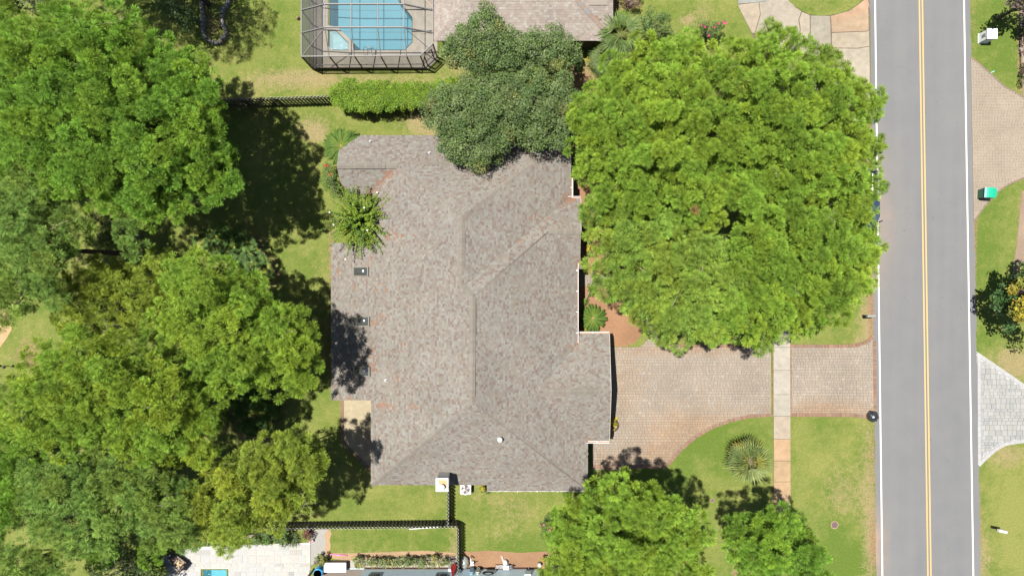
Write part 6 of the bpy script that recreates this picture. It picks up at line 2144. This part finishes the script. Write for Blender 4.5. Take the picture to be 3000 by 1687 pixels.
def fan_palm(label, px, py, z0, pet, R, nf, cols, seed, name='fan_palm', tilt=(-.75, .95), trunk_r=.17, heart=True, group=None):
    r = random.Random(seed)
    c = P(px, py, z0); c.z = 0
    t = thing(name, label, 'palm', c, group)
    mb = MB(); mb.lathe((c.x, c.y, -.05), [(trunk_r * 1.2, 0), (trunk_r, z0 * .5), (trunk_r * 1.15, z0 - .1), (trunk_r * .8, z0 + .12)], (.16, .125, .09), 12); part('trunk', mb, M_BARK, t)
    meshes = [fan_mesh(R * r.uniform(.9, 1.1), pet * r.uniform(.8, 1.1), q, seed + k).mesh('frond', M_FROND) for k, q in enumerate(cols)]
    for i in range(nf):
        a = i * 2.399963 + r.uniform(-.15, .15)
        u = i / nf
        tl = tilt[0] + (tilt[1] - tilt[0]) * u + r.uniform(-.12, .12)
        s = r.uniform(.85, 1.08)
        m4 = Matrix.Translation((c.x, c.y, z0 + .1)) @ Matrix.Rotation(a, 4, 'Z') @ Matrix.Rotation(-tl, 4, 'Y') @ Matrix.Rotation(r.uniform(-.5, .5), 4, 'X') @ Matrix.Diagonal((s, s, s, 1))
        part_me('frond', meshes[0 if u < .15 and r.random() < .7 else r.randrange(1, len(meshes))], t, m4)
    if heart:
        mb = MB()
        for k in range(3):
            mb.lathe((c.x + r.uniform(-.15, .15), c.y + r.uniform(-.15, .15), z0 + .2), [(.08, 0), (.13, .1), (.02, .25)], (.14, .11, .07), 8)
        part('heart', mb, M_BARK, t)


fan_palm('bluish green fan palm standing alone in the lawn beside the sidewalk', 2192, 1348, 3.1, .75, 1.15, 44, [(.27, .21, .04), (.16, .20, .065), (.19, .225, .085), (.13, .175, .055), (.23, .23, .05)], 311)
fan_palm('large pale fan palm at the corner of the neighbour house', 1815, 105, 2.6, .8, 1.3, 30, [(.22, .19, .05), (.125, .185, .05), (.15, .205, .07), (.105, .16, .045)], 312, heart=False)
fan_palm('small pale fan palm below the large one near the yellow croton', 1772, 172, 1.5, .55, 1.0, 22, [(.16, .16, .05), (.13, .19, .06), (.15, .20, .075)], 313, heart=False)


def lady_palms(label, poly, n, zlo, zhi, cols, seed):
    """a thicket of slender canes, each topped with narrow fans"""
    r = random.Random(seed); gen = np.random.default_rng(seed)
    pts = scatter(poly, 13, r)
    V, F, Cc = [], [], []
    sx = sum(p[0] for p in pts) / len(pts); sy = sum(p[1] for p in pts) / len(pts)
    c0 = P(sx, sy)
    t = thing('lady_palm', label, 'palm', c0)
    mb = MB()
    for px, py, d in pts:
        z = r.uniform(zlo, zhi) + min(1, d / 40) * .6
        q = P(px, py, z)
        mb.tube([Vector((q.x, q.y, 0)), q], [.02, .015], (.07, .05, .03), 4, cap=False)
        for k in range(r.randrange(2, 4)):
            a = r.uniform(0, 6.28); tl = r.uniform(-.2, .7)
            d0 = Vector((math.cos(a) * math.cos(tl), math.sin(a) * math.cos(tl), math.sin(tl)))
            o = q + d0 * r.uniform(.1, .3)
            s_ = d0.cross(Vector((0, 0, 1))).normalized()
            col = np.array(r.choices([x for x, _ in cols], [w for _, w in cols])[0]) * r.uniform(.75, 1.25)
            for j in range(8):
                b_ = -1.25 + 2.5 * j / 7
                dd = (d0 * math.cos(b_) + s_ * math.sin(b_)).normalized(); sd = dd.cross(Vector((0, 0, 1))).normalized()
                L = r.uniform(.3, .48)
                n0 = len(V)
                V.extend([o, o + dd * L * .5 - sd * .028, o + dd * L + Vector((0, 0, -.08)), o + dd * L * .5 + sd * .028])
                F.append((n0, n0 + 1, n0 + 2, n0 + 3)); Cc.append(col * r.uniform(.8, 1.2))
    me = mesh_np('foliage', np.array([tuple(v) for v in V]), np.array(F), np.array(Cc), M_FROND, c0)
    link('foliage', me, t)
    part('stem', mb, M_BARK, t)


LP = [((.045, .085, .018), 4), ((.06, .11, .022), 3), ((.17, .19, .03), 1)]
lady_palms('thicket of narrow leaved lady palms in dappled shade north of the pines', [(560, 690), (620, 672), (700, 680), (748, 720), (760, 760), (785, 780), (800, 830), (760, 830), (720, 790), (690, 760), (640, 750), (580, 735)], 0, 1.4, 2.0, LP, 321)
lady_palms('thicket of lady palms in deep shade under the lower pines', [(640, 1180), (720, 1130), (800, 1130), (815, 1190), (800, 1260), (740, 1280), (680, 1240)], 0, 1.2, 1.9, LP, 322)
# strap leaved clump by the terrace
r_ = random.Random(77)
p = P(862, 1575)
t = thing('agapanthus', 'grey green strap leaved clump between the shrub bed and the red plant', 'plant', p)
mb = MB()
for k in range(70):
    a = r_.uniform(0, 6.28); L = r_.uniform(.45, .8); d = Vector((math.cos(a), math.sin(a), 0)); s_ = Vector((-d.y, d.x, 0)) * .02
    m_ = p + d * L * .5 + Vector((0, 0, .55)); e = p + d * L + Vector((0, 0, .3))
    cc = jit((.12, .16, .07), .2, r_)
    mb.face([p - s_, m_ - s_, m_ + s_, p + s_], cc); mb.face([m_ - s_, e, m_ + s_], cc)
part('leaf', mb, M_FROND, t, kind='stuff')
p = P(915, 1578)
t = thing('garden_flamingo', 'pink plastic flamingo ornament beside the wine red plant', 'ornament', p)
mb = MB(); mb.lathe((p.x, p.y, .45), [(.02, 0), (.09, .06), (.1, .12), (.03, .2)], (.65, .22, .35), 10, sx=.7, sy=1.4); part('body', mb, M_GLOSS, t, True)
mb = MB(); mb.tube([p + Vector((0, .1, .6)), p + Vector((0, .2, .8)), p + Vector((.02, .16, .95)), p + Vector((.02, .26, .98))], .022, (.65, .22, .35), 6); part('neck', mb, M_GLOSS, t, True)
mb = MB(); mb.tube([p, p + Vector((0, 0, .46))], .01, (.1, .1, .1), 5); part('leg', mb, M_METAL, t)
# bird bath ring at the top edge
p = P(1836, 4)
t = thing('bird_bath', 'grey bird bath bowl among the withered shrub at the top edge', 'bird bath', p)
mb = MB(); mb.lathe((p.x, p.y, 0), [(.16, 0), (.1, .2), (.1, .6)], (.22, .22, .21), 14); part('pedestal', mb, M_STONE, t, True)
mb = MB(); mb.lathe((p.x, p.y, .6), [(.1, 0), (.28, .06), (.3, .1), (.26, .1), (.1, .03)], (.3, .3, .29), 20); part('bowl', mb, M_STONE, t, True)
# half round ledge by the garage
p = P(1796, 1245)
mb = MB(); mb.tube([p + Vector((.0 + .34 * math.cos(a), .38 * math.sin(a), .25)) for a in np.linspace(-1.5, 1.5, 12)], .06, (.05, .035, .03), 6)
solo('planter_rim', mb, M_STONE, 'dark half round planter rim around the yellow plant by the garage', 'planter', p)
